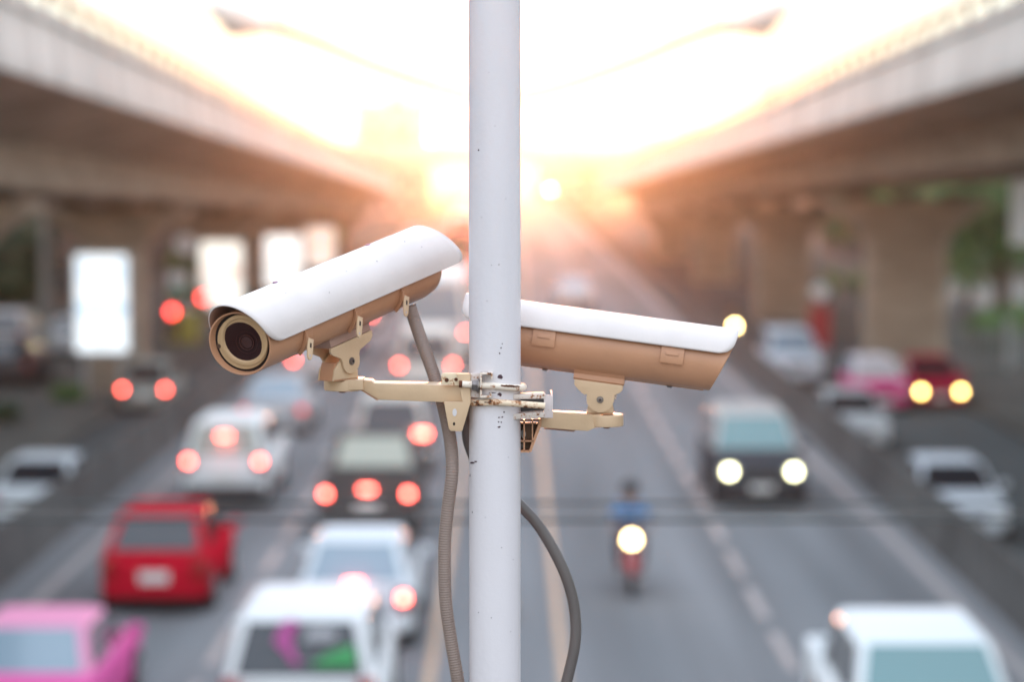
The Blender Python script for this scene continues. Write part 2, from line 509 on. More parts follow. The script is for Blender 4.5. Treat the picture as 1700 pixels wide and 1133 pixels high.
tree(19.9, 99, 7.6, 2.3, LEAF, 1, 'bright green tree at the right edge beside the white sign')
tree(21.6, 106, 8.5, 3.0, LEAFD, 2, 'dark green tree just right of the nearest right pier')
tree(22.2, 118, 7.0, 2.8, LEAF, 3, 'leafy tree behind the nearest right pier and fence')
tree(24.5, 113, 9.0, 3.2, LEAFD, 6, 'dense dark tree behind the bright green one at the right edge')
tree(20.6, 140, 7.0, 2.6, LEAF, 5, 'mid green tree showing left of the nearest right pier')
tree(22.8, 150, 8.0, 3.0, LEAFD, 4, 'dark tree seen between the two nearest right piers')
tree(-13.9, 176, 4.2, 1.6, LEAFLIT, 7, 'tree lit lime yellow beyond the narrow white light box', 'trees under the left viaduct')
tree(-19.5, 96, 5.0, 1.6, LEAFD, 8, 'dark little tree deep under the left viaduct at the left edge', 'trees under the left viaduct')
tree(-15.2, 116, 4.2, 1.2, LEAF, 9, 'small tree standing between the first two light boxes', 'trees under the left viaduct')


def bush(x, y, s, m, seed, label, grp='bushes under the left viaduct'):
    rng = random.Random(seed)
    root = tag(empty('bush', (x, y, FZ + .1)), label, 'bush', grp)
    st = MB()
    for k in range(6): st.cyl((0, 0, 0), (math.cos(k) * s * .5, math.sin(k) * s * .4, s * .6), .02, 6)
    st.build('stem', BARK, root)
    cm = MB()
    for k in range(5): leaves(cm, (rng.uniform(-s, s) * .7, rng.uniform(-s, s) * .5, s * .55), (s * .5, s * .5, s * .42), 170, rng, .09 if s < 1 else .15)
    cm.build('foliage', m, root)


bush(-13.6, 74.5, .55, LEAF, 21, 'green bush on the pavement below the largest light box')
for i, (x, y, s_, m_2, lb) in enumerate(((19.3, 96, 1.5, LEAF, 'bright leafy shrub behind the fence at the right edge'), (18.1, 91, 1.2, LEAFD, 'dark shrub right behind the slat fence'),
                                       (21.3, 98, 1.8, LEAF, 'tall shrub farthest right behind the fence'), (18.6, 132, 1.6, LEAF, 'green shrub left of the nearest right pier'))):
    bush(x, y, s_, m_2, 40 + i, lb, 'shrubs behind the right viaduct')
bush(-14.6, 68.5, .6, LEAFD, 22, 'dark green bush left of the one below the largest light box')


# ------------------------------------------------------------------ light boxes, sign, fence, stall
def light_box(x, y, w_, z0, z1, shapes, label, em, ec):
    root = tag(empty('light_box', (x, y, FZ + .1)), label, 'light box', 'lit advertising boxes on the left piers')
    z0 -= FZ + .1; z1 -= FZ + .1
    h = z1 - z0
    fr = MB()
    for s in (-1, 1): fr.box((s * (w_ / 2 + .04), 0, z0 + h / 2), (.08, .3, h + .16))
    fr.box((0, 0, z0 - .04), (w_, .3, .08)); fr.box((0, 0, z1 + .04), (w_, .3, .08)); fr.box((0, .11, z0 + h / 2), (w_, .06, h))
    fr.build('frame', mat('box_aluminium', (.4, .4, .4), .5, .5), root)
    MB().box((0, -.05, z0 + h / 2), (w_, .06, h)).build('lit_panel', mat('panel_%s' % label[:9], ec, .4, emit=em, ecol=ec), root)
    for i, (a, b, c, d, rgb) in enumerate(shapes):
        MB().box(((a + c) / 2 * w_, -.085, z0 + (b + d) / 2 * h), ((c - a) * w_, .004, (d - b) * h)).build(
            'printed_patch', mat('print_%d_%d_%d' % tuple(int(q * 99) for q in rgb), rgb, .5, emit=em * .8, ecol=rgb), root)
    for s in (-.35, .35): MB().box((s * w_, .05, max(z0, .1) / 2 - .04), (.12, .12, max(z0, .1) - .08)).build('post', mat('box_aluminium', (.4, .4, .4), .5, .5), root)


light_box(-12.78, 75.3, 1.62, 1.02, 4.05, [(-.5, .38, .5, .5, (.62, .80, .95)), (-.42, .72, -.3, .95, (.7, .85, 1.)), (.3, .7, .42, .95, (.7, .85, 1.)), (-.08, .05, .06, .22, (.75, .8, .8))],
          'largest white light box with pale blue print on nearest left pier', .42, (.90, .96, 1.0))
light_box(-12.62, 105, 1.8, .55, 3.45, [(.05, .45, .5, .62, (.9, .72, .62)), (-.5, .45, -.2, .62, (.98, .86, .78))], 'cream light box with faint pink print on second left pier', .40, (1.0, .97, .88))
light_box(-12.1, 128, 1.9, .25, 3.0, [(-.5, .3, .5, .4, (.95, .92, .85))], 'narrow plain white light box above the camera shield', .44, (1.0, 1.0, .97))
light_box(-12.5, 158, 1.8, .1, 2.6, [(-.4, .4, .4, .6, (.9, .75, .65))], 'faint pinkish light box farthest along the left viaduct', .32, (1.0, .9, .8))

sg = tag(empty('white_sign', (16.9, 78, FZ + .1)), 'plain white upright sign board at the right edge before the trees', 'sign')
MB().box((0, 0, 6.1), (1.7, .12, 2.7)).build('board', mat('sign_white', (.75, .75, .74), .5), sg, bev=.03)
MB().cyl((0, .12, 0), (0, .12, 7.2), .09, 12).build('post', STEEL, sg)
fe = tag(empty('slat_fence', (17.5, 86, FZ + .1)), 'grey upright slat fence below the trees right of the pier', 'fence')
f_ = MB()
for k in range(34): f_.box((-2.5 + k * .2, 0, .75), (.1, .05, 1.5))
f_.build('slat_panel', mat('fence_grey', (.22, .23, .22), .7, var=.2), fe)
MB().box((0.8, .06, 1.2), (6.8, .05, .09)).box((0.8, .06, .3), (6.8, .05, .09)).build('rail', mat('fence_grey', (.22, .23, .22), .7), fe)
for k in range(3): MB().box((-2.4 + k * 2.6, -.04, .95), (.22, .2, 1.9)).build('post', mat('post_pale', (.34, .35, .33), .8), fe)
stl = tag(empty('red_kiosk', (12.3, 96.5, FZ)), 'small red kiosk with pale sign behind the grey car on the right', 'kiosk')
MB().box((0, 0, .85), (.8, .8, 1.7)).build('body', mat('kiosk_red', (.38, .02, .03), .5), stl, bev=.04)
MB().box((0, 0, 1.78), (.95, .95, .12)).build('roof', mat('kiosk_roof', (.3, .05, .05), .5), stl)
MB().lathe((0, -.1, 2.35), (0, 1, 0), [(0, .35), (.06, .35)], 24).build('round_sign', mat('sign_white', (.75, .75, .74), .5), stl)
MB().cyl((0, 0, 1.8), (0, 0, 2.4), .04, 8).build('sign_post', STEEL, stl)


def traffic_light(x, y, z, label):
    root = tag(empty('traffic_light', (x, y, FZ)), label, 'traffic light', 'red traffic lights under the left viaduct')
    z -= FZ
    MB().cyl((0, 0, 0), (0, 0, z + .5), .07, 10).build('post', STEEL, root)
    MB().box((0, -.15, z - .3), (.36, .22, 1.1)).build('housing', BLACKP, root, bev=.04)
    for i, m in enumerate((mat('red_signal', (.8, .03, .03), .3, emit=8, ecol=(1, .05, .04)), mat('amber_off', (.12, .06, .01), .3), mat('green_off', (.01, .08, .03), .3))):
        MB().lathe((0, -.26, z - i * .32), (0, -1, 0), [(0, .13), (.03, .12)], 20).build('signal_lens', m, root)


traffic_light(-11.3, 80.5, 1.95, 'red traffic light beside the column right of the largest light box')
traffic_light(-11.55, 90.5, 1.85, 'red traffic light just left of the cream light box')


sr_ = tag(empty('road_sign', (-13.1, 97, FZ + .1)), 'round pale sign above a green and white board between the first two light boxes', 'sign')
MB().cyl((0, 0, 0), (0, 0, 4.6), .05, 10).build('post', STEEL, sr_)
MB().lathe((0, -.06, 4.1), (0, -1, 0), [(0, .42), (.04, .42)], 28).build('round_board', mat('sign_white', (.75, .75, .74), .5), sr_)
MB().box((-.3, -.06, 2.75), (.8, .05, .5)).build('upper_board', mat('sign_white', (.75, .75, .74), .5), sr_)
MB().box((-.3, -.06, 2.2), (.8, .05, .55)).build('lower_board', mat('sign_green', (.10, .28, .19), .5), sr_)
up = tag(empty('utility_pole', (-16.4, 85, FZ + .1)), 'pale concrete utility pole under the viaduct left of the largest light box', 'pole')
MB().cyl((0, 0, 0), (0, 0, 5.6), .19, 16, .16).build('shaft', mat('pole_concrete', (.30, .28, .25), .9, var=.2, scale=3), up)
MB().box((0, -.24, 2.4), (.4, .12, .5)).build('meter_box', mat('fence_grey', (.22, .23, .22), .7), up, bev=.02)
yk = tag(empty('yellow_stall', (-13.5, 99, FZ + .1)), 'low yellow stall beside the cream light box', 'stall')
MB().box((0, 0, .65), (1.2, .8, 1.3)).build('counter', mat('stall_yellow', (.42, .36, .05), .6), yk, bev=.03)
MB().box((0, 0, 1.36), (1.35, .95, .08)).build('top', mat('sign_white', (.75, .75, .74), .5), yk, bev=.02)

# ------------------------------------------------------------------ street lamps
def street_lamp(x, y, label):
    root = tag(empty('street_lamp', (x, y, 0)), label, 'street lamp', 'double-arm street lamps on the median')
    gm = mat('lamp_post_grey', (.36, .33, .31), .5, .3)
    MB().cyl((0, 0, 0), (0, 0, 8.0), .11, 16, .06).build('post', gm, root)
    MB().box((0, 0, .15), (.5, .5, .3)).build('base', CONC, root, bev=.04)
    for s in (-1, 1):
        pts = [(0, 0, 7.85), (s * .9, 0, 8.08), (s * 1.9, 0, 8.42), (s * 2.8, 0, 8.80), (s * 3.5, 0, 9.05)]
        MB().tube(smooth_path(pts, 6), .10, 10).build('arm', gm, root)
        h = MB()
        hs = []
        for t, a, b in ((0, .09, .08), (.15, .2, .16), (.4, .28, .24), (.75, .26, .22), (.95, .16, .13), (1.03, .04, .03)):
            c = Vector((s * (3.4 + t * .98), 0, 8.98 + t * .34))
            hs.append([c + Vector((0, math.cos(q * math.pi / 6) * a, math.sin(q * math.pi / 6) * b)) for q in range(12)])
        h.loft(hs); h.build('lamp_head', mat('lamp_head_pale', (.80, .74, .66), .5), root)
        MB().lathe((s * 3.95, 0, 8.97), (s * .25, 0, -1), [(0, .22), (.06, .2), (.12, .12)], 16).build('lens', mat('lamp_lens', (.6, .6, .55), .2), root)
    return root


street_lamp(-.2, 36.5, 'nearest double-arm street lamp with its post behind the white pole')
for i, y in enumerate((88, 140, 192)):
    street_lamp(-.25 + .06 * i, y, ['second double-arm street lamp faint in the glow beyond the nearest one', 'far double-arm street lamp almost lost in the glow',
                'far double-arm street lamp almost lost in the glow'][i])


def deck_lamp(px, py, y, zb, xb, label):
    p = P(px, py, y)
    root = tag(empty('deck_lamp', (xb, y, zb)), label, 'street lamp', 'lit lamps beside the right viaduct')
    gm = mat('lamp_post_grey', (.36, .33, .31), .5, .3)
    q = Vector((p.x - xb, 0, p.z - zb))
    MB().tube(smooth_path([(0, 0, 0), (0, 0, q.z * .6), (q.x * .2, 0, q.z + .15), (q.x, 0, q.z + .14)], 5), .045, 8).build('post', gm, root)
    MB().box((q.x, 0, q.z + .1), (.5, .22, .1)).build('lamp_head', gm, root, bev=.03)
    MB().lathe((q.x, 0, q.z + .05), (0, 0, -1), [(0, .13), (.05, .12), (.12, .06)], 16).build('lamp', LAMPY, root)


deck_lamp(1345, 60, 84, 7.3, 9.0, 'highest lit yellow lamp standing on the right viaduct')
deck_lamp(1327, 96, 88, 7.2, 9.05, 'lower lit lamp just under the highest one on the right viaduct')
deck_lamp(1146, 146, 140, 6.0, 8.9, 'lit white lamp far along the right viaduct')
deck_lamp(914, 315, 170, 0.0, 4.3, 'lit yellow lamp at the end of the road right of the white pole')


# ------------------------------------------------------------------ vehicles
def rrect(hw, zb, zt, y, r=.1):
    r = min(r, hw * .5, (zt - zb) * .45)
    k = r * .35
    return [(-hw + r, y, zb), (hw - r, y, zb), (hw - k, y, zb + k), (hw, y, zb + r), (hw, y, zt - r), (hw - k, y, zt - k), (hw - r, y, zt),
            (-hw + r, y, zt), (-hw + k, y, zt - k), (-hw, y, zt - r), (-hw, y, zb + r), (-hw + k, y, zb + k)]


KINDS = {  # half width, H, belt, rear y, front y, rear deck top, hood top, cabin y: rear base, rear top, front top, front base, wheel radius
    'sedan': dict(hw=.86, H=1.45, belt=.95, yr=-2.2, yf=2.25, rt=.97, ht=.84, cab=(-1.75, -1.0, .25, 1.1), wr=.31, wy=(-1.35, 1.4)),
    'hatch': dict(hw=.84, H=1.52, belt=.95, yr=-1.95, yf=2.0, rt=.97, ht=.88, cab=(-1.90, -1.25, .15, 1.15), wr=.30, wy=(-1.25, 1.25)),
    'suv': dict(hw=.92, H=1.78, belt=1.08, yr=-2.3, yf=2.35, rt=1.1, ht=1.05, cab=(-2.25, -1.85, .35, 1.15), wr=.37, wy=(-1.4, 1.45)),
    'pickup': dict(hw=.90, H=1.76, belt=1.08, yr=-2.55, yf=2.55, rt=1.05, ht=1.05, cab=(-.45, -.2, .75, 1.5), wr=.37, wy=(-1.55, 1.6)),
    'crew': dict(hw=.90, H=1.76, belt=1.08, yr=-2.55, yf=2.55, rt=1.05, ht=1.05, cab=(-1.35, -1.05, .75, 1.5), wr=.37, wy=(-1.55, 1.6)),
    'van': dict(hw=.92, H=2.0, belt=1.1, yr=-2.4, yf=2.3, rt=1.1, ht=1.0, cab=(-2.38, -2.2, 1.1, 1.85), wr=.33, wy=(-1.45, 1.45)),
    'bus': dict(hw=1.22, H=3.0, belt=1.3, yr=-4.6, yf=4.6, rt=1.3, ht=1.25, cab=(-4.59, -4.5, 4.2, 4.55), wr=.48, wy=(-2.8, 2.9)),
}


def car(name, kind, x, y, away, rgb, label, cat, grp, roof=None, glass=None, fglass=None, tails=None, mid=None, heads=None, yaw=0.0, sx=1.0, detail=True,
        plate=True, z=0.0, wide=False, amber=None):
    k = KINDS[kind]
    root = tag(empty(name, (x, y, z), (0 if away else math.pi) + R(yaw)), label, cat, grp)
    pm = paint(rgb); gl = glass or GLASSD
    hw, H, belt, yr, yf = k['hw'] * sx, k['H'], k['belt'], k['yr'], k['yf']
    zb = k['wr'] * .72
    rt, ht = k['rt'], k['ht']
    c0, c1, c2, c3 = k['cab']
    b = MB()
    st = [(yr, hw * .86, zb + .14, rt - .22), (yr + .05, hw * .94, zb + .06, rt - .12), (yr + .2, hw * .99, zb, rt - .01), (yr + .7, hw, zb, rt + .0),
          (c0 + .6 if kind not in ('pickup', 'crew') else c0 - .2, hw, zb, belt), (0, hw, zb, belt), (c3 - .2, hw, zb, belt), (c3 + .15, hw * .99, zb, max(ht + .06, belt - .08)),
          ((c3 + yf) / 2 + .1, hw * .98, zb, ht), (yf - .25, hw * .95, zb + .02, ht - .08), (yf - .06, hw * .85, zb + .08, ht - .2), (yf, hw * .74, zb + .16, ht - .3)]
    st = sorted(st, key=lambda q: q[0])
    if kind in ('pickup', 'crew'):
        st = [q for q in st if q[0] > c0 - .25]
        b.loft([rrect(hw * .98, zb, .72, yy, .08) for yy in (yr + .05, c0 - .22)])
        b.box((0, yr + .09, .88), (hw * 1.94, .1, .5))
        for s in (-1, 1): b.box((s * (hw - .06), (yr + c0) / 2 + .02, .88), (.12, c0 - yr - .2, .5))
    b.loft([rrect(h, a, t, yy) for yy, h, a, t in st])
    b.build('body', pm, root, bev=.02)
    # glasshouse: lower pillars + roof
    hb, hr = hw * .955, hw * (.74 if kind in ('hatch', 'sedan') else .78)
    zl = belt - .05
    bot = [Vector(p) for p in ((-hb, c0, zl), (hb, c0, zl), (hb, c3, zl), (-hb, c3, zl))]
    top = [Vector(p) for p in ((-hr, c1, H), (hr, c1, H), (hr, c2, H - .03), (-hr, c2, H - .03))]
    MB().loft([bot, [q * 1 for q in top]]).build('cabin', paint(roof) if roof else pm, root, bev=.09, seg=3)
    if roof:
        pass
    rl = MB()
    rl.loft([[(-hr + .06, c1 + .1, H - .02), (hr - .06, c1 + .1, H - .02), (hr - .06, c2 - .1, H - .04), (-hr + .06, c2 - .1, H - .04)],
             [(-hr + .12, c1 + .2, H + .025), (hr - .12, c1 + .2, H + .025), (hr - .12, c2 - .2, H + .01), (-hr + .12, c2 - .2, H + .01)]])
    rl.build('roof', paint(roof) if roof else pm, root, bev=.02)

    def pane(nm, a, b_, c, d, ins, m):
        cen = (a + b_ + c + d) / 4
        n = (b_ - a).cross(d - a).normalized()
        if n.dot(cen - Vector((0, (c0 + c3) / 2, (H + belt) / 2))) < 0: n = -n
        u, v = (b_ - a), (d - a)
        q = []
        for s, t in ((ins[0], ins[2]), (1 - ins[0], ins[2]), (1 - ins[1], 1 - ins[3]), (ins[1], 1 - ins[3])):
            lo = a.lerp(b_, s); hi = d.lerp(c, s); q.append(lo.lerp(hi, t))
        MB().loft([[p - n * .02 for p in q], [p + n * .008 for p in q]]).build(nm, m, root, bev=.004, seg=1)
    pane('rear_window', bot[0], bot[1], top[1], top[0], (.07, .09, .14, .10), gl)
    pane('windshield', bot[3], bot[2], top[2], top[3], (.05, .07, .10, .06), fglass or gl)
    for s in (0, 1):
        a, d_, b2, c_ = (bot[1], top[1], bot[2], top[2]) if s else (bot[0], top[0], bot[3], top[3])
        for i, (f0, f1) in enumerate(((.06, .48), (.52, .94))):
            A, B = a.lerp(b2, f0), a.lerp(b2, f1); C, D = d_.lerp(c_, f1), d_.lerp(c_, f0)
            pane('side_window', A, B, C, D, (.03, .03, .16, .12), GLASSD)
    # lamps
    lz = rt - .24 if kind not in ('suv', 'van', 'bus') else rt - .12
    if kind in ('pickup', 'crew'): lz = .86
    lx = hw * .84
    vert = kind in ('suv', 'van', 'pickup', 'hatch', 'crew')
    for s in (-1, 1):
        MB().box((s * lx, yr - .0, lz), (.2 if vert else .3, .14, .3 if vert else .17)).build('tail_light', TAILOFF, root, bev=.03)
        if tails and tails is not TAILOFF:
            wd_ = .26 if wide else .115
            MB().box((s * lx, yr - .075, lz + (.05 if vert else 0)), (wd_, .02, .115)).build('lit_lamp', tails, root, bev=.008)
        MB().box((s * hw * .70, yf - .10, ht - .26), (.34, .2, .17)).build('headlight', HEADOFF, root, bev=.05)
        if heads:
            MB().lathe((s * hw * .70, yf - .0, ht - .26), (0, 1, 0), [(-.02, .10), (.02, .095), (.035, .07)], 16).build('lit_lamp', heads, root)
        if detail:
            MB().box((s * (hw + .10), c3 - .35, belt + .08), (.2, .09, .15)).build('mirror', BLACKP if amber else pm if kind not in ('pickup', 'crew') else CHROME, root, bev=.04)
    if amber:
        MB().lathe((hw + .10, c3 - .28, belt + .08), (0, 1, 0), [(0, .10), (.03, .095), (.05, .06)], 16).build('indicator', amber, root)
    MB().box((0, (yr + yf) / 2, .19), (hw * 1.7, (yf - yr) * .9, .14)).build('contact_shade', BLACKP, root)  # black box added below the body to deepen the contact shadow
    if mid:
        MB().box((0, c1 - .02, H - .05) if mid[1] == 'top' else (0, yr - .0 if kind != 'sedan' else c0 - .02, mid[1]), (.22, .06, .06)).build('brake_light', mid[0], root, bev=.015)
    if detail:
        if plate: MB().box((0, yr - .012, rt - .38), (.46, .03, .18)).build('number_plate', PLATE, root, bev=.008)
        bm_ = MB(); bm_.box((0, yr + .03, zb + .16), (hw * 1.8, .12, .2)); bm_.build('rear_bumper', pm if kind in ('sedan', 'hatch') else BLACKP, root, bev=.05)
        MB().box((0, yf - .02, zb + .14), (hw * 1.45, .14, .2)).build('front_bumper', pm, root, bev=.05)
        MB().box((0, yf - .03, ht - .30), (hw * .8, .10, .16)).build('grille', BLACKP, root, bev=.03)
        MB().box((0, yf + .04, zb + .2), (.46, .03, .14)).build('number_plate', PLATE, root, bev=.008)
        if kind in ('pickup', 'crew'):
            MB().box((0, (yr + c0) / 2, .73), (hw * 1.7, c0 - yr - .3, .02)).build('bed_liner', BLACKP, root)
    wr = k['wr']
    for yy in k['wy']:
        for s in (-1, 1):
            wx = s * (hw - .09)
            arch = MB().lathe((s * (hw - .02), yy, wr * 1.02), (s, 0, 0), [(-.2, wr * 1.17), (.024, wr * 1.17)], 24)
            if detail: arch.build('wheel_arch', BLACKP, root)
            wo = MB().lathe((wx, yy, wr), (s, 0, 0), [(-.11, wr * .93), (-.08, wr), (.08, wr), (.125, wr * .94), (.125, wr * .66)], 24).build('wheel', RUBBER, root)
            if detail: MB().lathe((wx, yy, wr), (s, 0, 0), [(.05, wr * .66), (.132, wr * .63), (.135, wr * .5), (.11, wr * .15), (.13, .03)], 20).build('rim', RIM, wo)
    return root


QA = 'vehicles queuing away on the left lanes'
QB = 'vehicles coming on the right lanes'
FA, FB = 'vehicles on the left frontage road', 'vehicles on the right frontage road'
WH, SILV, BLK = (.74, .75, .76), (.50, .52, .53), (.035, .04, .045)
PINK, RED = (.70, .13, .36), (.50, .012, .030)
# left lanes, nearest first (rear bumpers towards us)
car('taxi', 'sedan', -5.75, 29.7, True, PINK, 'pink taxi cut by the bottom left corner', 'taxi', QA, glass=GLASSB, tails=TAILOFF, roof=(.72, .30, .45))
m_ = car('minivan', 'suv', -2.42, 29.3, True, WH, 'white minivan with pink and green things in its rear window at the bottom', 'minivan', QA, glass=GLASSD, tails=TAILOFF)
car('white_car', 'hatch', -2.25, 36.0, True, (.66, .69, .72), 'white hatchback with lit red tail lights just ahead of the white minivan', 'car', QA, glass=GLASSB, tails=TAILON, mid=(TAILON, .98))
car('taxi', 'hatch', -5.5, 38.7, True, RED, 'unlit red hatchback taxi with a pale number plate', 'taxi', QA, glass=GLASSD, tails=TAILOFF)
car('pickup_truck', 'pickup', -2.65, 46.4, True, (.10, .10, .10), 'dark grey pickup with three red brake lights in the middle lane', 'pickup truck', QA, glass=mat('cream_glass', (.50, .52, .44), .2), tails=TAILON, mid=(TAILON, .98))
car('white_van', 'suv', -5.71, 50.0, True, (.72, .73, .72), 'white van with two lit tail lights and high brake light', 'van', QA, glass=mat('pale_glass', (.25, .30, .26), .12), tails=TAILON, mid=(TAILON, 1.52), sx=.92)
car('dark_car', 'suv', -2.65, 54.8, True, (.12, .11, .11), 'dark car with pale roof and broad red lights under the camera bracket', 'car', QA, glass=GLASSD, tails=TAILON, roof=(.6, .57, .52), sx=.9, wide=True)
car('silver_car', 'sedan', -6.0, 62.6, True, (.42, .42, .43), 'silver car with pale blue rear window and dull red lights below the lens', 'car', QA, glass=GLASSB, tails=mat('tail_dull', (.6, .03, .03), .3, emit=1.2, ecol=(1, .05, .05)))
rowA = [(-2.5, 72.5, 'van', (.70, .66, .60), 'white van with bright lights just above the bracket arm'), (-6.1, 77, 'hatch', (.55, .5, .48), 'grey hatchback partly hidden under the camera body'),
        (-6.3, 88, 'hatch', (.70, .10, .26), 'pink car seen beside the camera hinge'), (-2.6, 86, 'bus', (.72, .70, .66), 'tall white bus in the middle lane left of the pole'),
        (-2.8, 103, 'sedan', (.5, .08, .08), 'red car far up the middle lane in the haze'), (-6.4, 100, 'sedan', (.6, .6, .6), 'pale car far up the left lane behind the pink one'),
        (-2.9, 113, 'van', (.7, .7, .68), 'far white van in the middle lane in the haze'), (-6.5, 112, 'suv', (.3, .05, .05), 'dark red far car in the left lane in the haze'),
        (-3.0, 126, 'suv', (.65, .6, .55), 'hazy far car in the queue near the left of the pole'), (-6.6, 125, 'van', (.7, .68, .65), 'hazy far white van in the left lane queue'),
        (-3.1, 140, 'bus', (.66, .20, .16), 'hazy red bus far up the queue'), (-6.7, 141, 'hatch', (.6, .1, .2), 'hazy far pink hatchback in the left lane'),
        (-3.3, 160, 'sedan', (.6, .6, .6), 'farthest hazy sedan in the middle lane'), (-6.9, 158, 'suv', (.6, .55, .5), 'farthest hazy off-white car in the left lane'),
        (-3.4, 178, 'bus', (.7, .68, .62), 'farthest pale bus under the crossing bridge'), (-7.0, 176, 'van', (.65, .6, .55), 'farthest van in the left lane queue')]
for i, (x, y, kd, c, lb) in enumerate(rowA):
    car({'van': 'white_van', 'hatch': 'far_car', 'sedan': 'far_car', 'suv': 'far_car', 'bus': 'city_bus'}[kd], kd, x, y, True, c, lb,
        {'van': 'van', 'bus': 'bus'}.get(kd, 'car'), QA, glass=GLASSB if i % 2 else GLASSD, tails=TAILON if i not in (2, 9, 11) else TAILOFF, detail=i < 6)
# oncoming lanes
car('black_suv', 'suv', 4.98, 50.2, False, (.055, .062, .072), 'black sport utility car with pale roof and two yellow-white headlights', 'car', QB, fglass=GLASST, heads=HEADW, roof=(.42, .40, .38))
car('white_pickup', 'crew', 4.55, 27.0, False, (.72, .75, .76), 'white pickup with teal windshield and amber mirror light at the bottom right', 'pickup truck', QB, fglass=GLASST, sx=1.04, amber=mat('amber_lit', (.8, .5, .2), .3, emit=1.6, ecol=(1, .50, .16)))
car('far_car', 'sedan', 2.9, 114, False, (.42, .41, .40), 'far white car alone on the empty oncoming lanes', 'car', QB, fglass=GLASSB, detail=False)
# left frontage road
car('grey_hatchback', 'hatch', -10.95, 73.6, True, (.30, .31, .28), 'grey hatchback with two red lights on the left frontage road', 'car', FA, glass=GLASSD, tails=TAILON, z=FZ, sx=.9)
car('silver_car', 'sedan', -9.75, 50.6, True, (.55, .58, .60), 'silver sedan half hidden by the left barrier at the left edge', 'car', FA, glass=GLASSD, tails=TAILOFF, z=FZ)
for i, (x, y, c, kd, lb) in enumerate(((-16.8, 93, (.5, .5, .5), 'sedan', 'grey car parked deep under the left viaduct'), (-19.0, 92, (.55, .5, .48), 'suv', 'pale car parked beside the grey one under the left viaduct'),
                                       (-16.6, 81, (.10, .09, .09), 'hatch', 'dark hatchback parked at the left edge under the viaduct'))):
    car('parked_car', kd, x, y, True, c, lb, 'car', 'cars parked under the left viaduct', detail=False, z=FZ + .11)
# right frontage road
car('red_car', 'sedan', 13.0, 75.2, False, (.33, .012, .04), 'dark red car with two yellow headlights by the right pier', 'car', FB, heads=HEADY, z=FZ)
car('taxi', 'hatch', 11.15, 74.2, False, (.62, .05, .20), 'pink taxi with white roof beside the dark red car', 'taxi', FB, roof=(.72, .66, .68), fglass=mat('white_glass', (.5, .46, .46), .2), z=FZ)
car('pale_car', 'suv', 9.5, 82.5, False, (.55, .57, .60), 'pale grey car on the right frontage road left of the red kiosk', 'car', FB, fglass=GLASSB, z=FZ)
car('silver_car', 'sedan', 8.98, 64.3, False, (.42, .43, .43), 'small silver sedan just behind the right barrier in the middle distance', 'car', FB, fglass=GLASSD, z=FZ)
car('silver_car', 'sedan', 9.0, 49.4, False, (.52, .55, .58), 'silver sedan with big dark windshield behind the right barrier at the right edge', 'car', FB, fglass=GLASSD, z=FZ)

# things seen in the minivan's rear window: built inside, close behind the pane
def window_item(nm, lbl, cat, x, y, z, bld, m):
    o = bld(MB()).build(nm, m, org=(x, y, z)); return tag(o, lbl, cat)


mv = m_
yy = KINDS['suv']['cab'][0] - .06
for nm, pts, rr, m in (('pink_sticker', [(-.30, .10), (-.20, .33), (-.08, .38), (-.02, .30), (-.10, .16), (-.06, -.02), (.02, -.16), (-.06, -.18), (-.16, -.05)], 0, mat('sticker_pink', (.40, .05, .24), .5)),
                       ('green_sticker', [(.12, -.20), (.30, -.06), (.52, .04), (.62, .06), (.66, -.20)], 0, mat('sticker_green', (.025, .26, .07), .5)),
                       ('white_sticker', [(.02, .10), (.10, .24), (.30, .26), (.44, .20), (.38, .10)], 0, mat('sticker_white', (.34, .34, .36), .5))):
    e2 = Vector((0, .4, .75)).normalized(); nn = Vector((0, -.75, .4)).normalized()
    MB().prism((0, -2.10, 1.42), (1, 0, 0), e2, pts, nn, .006, .024).build(nm, m, mv)


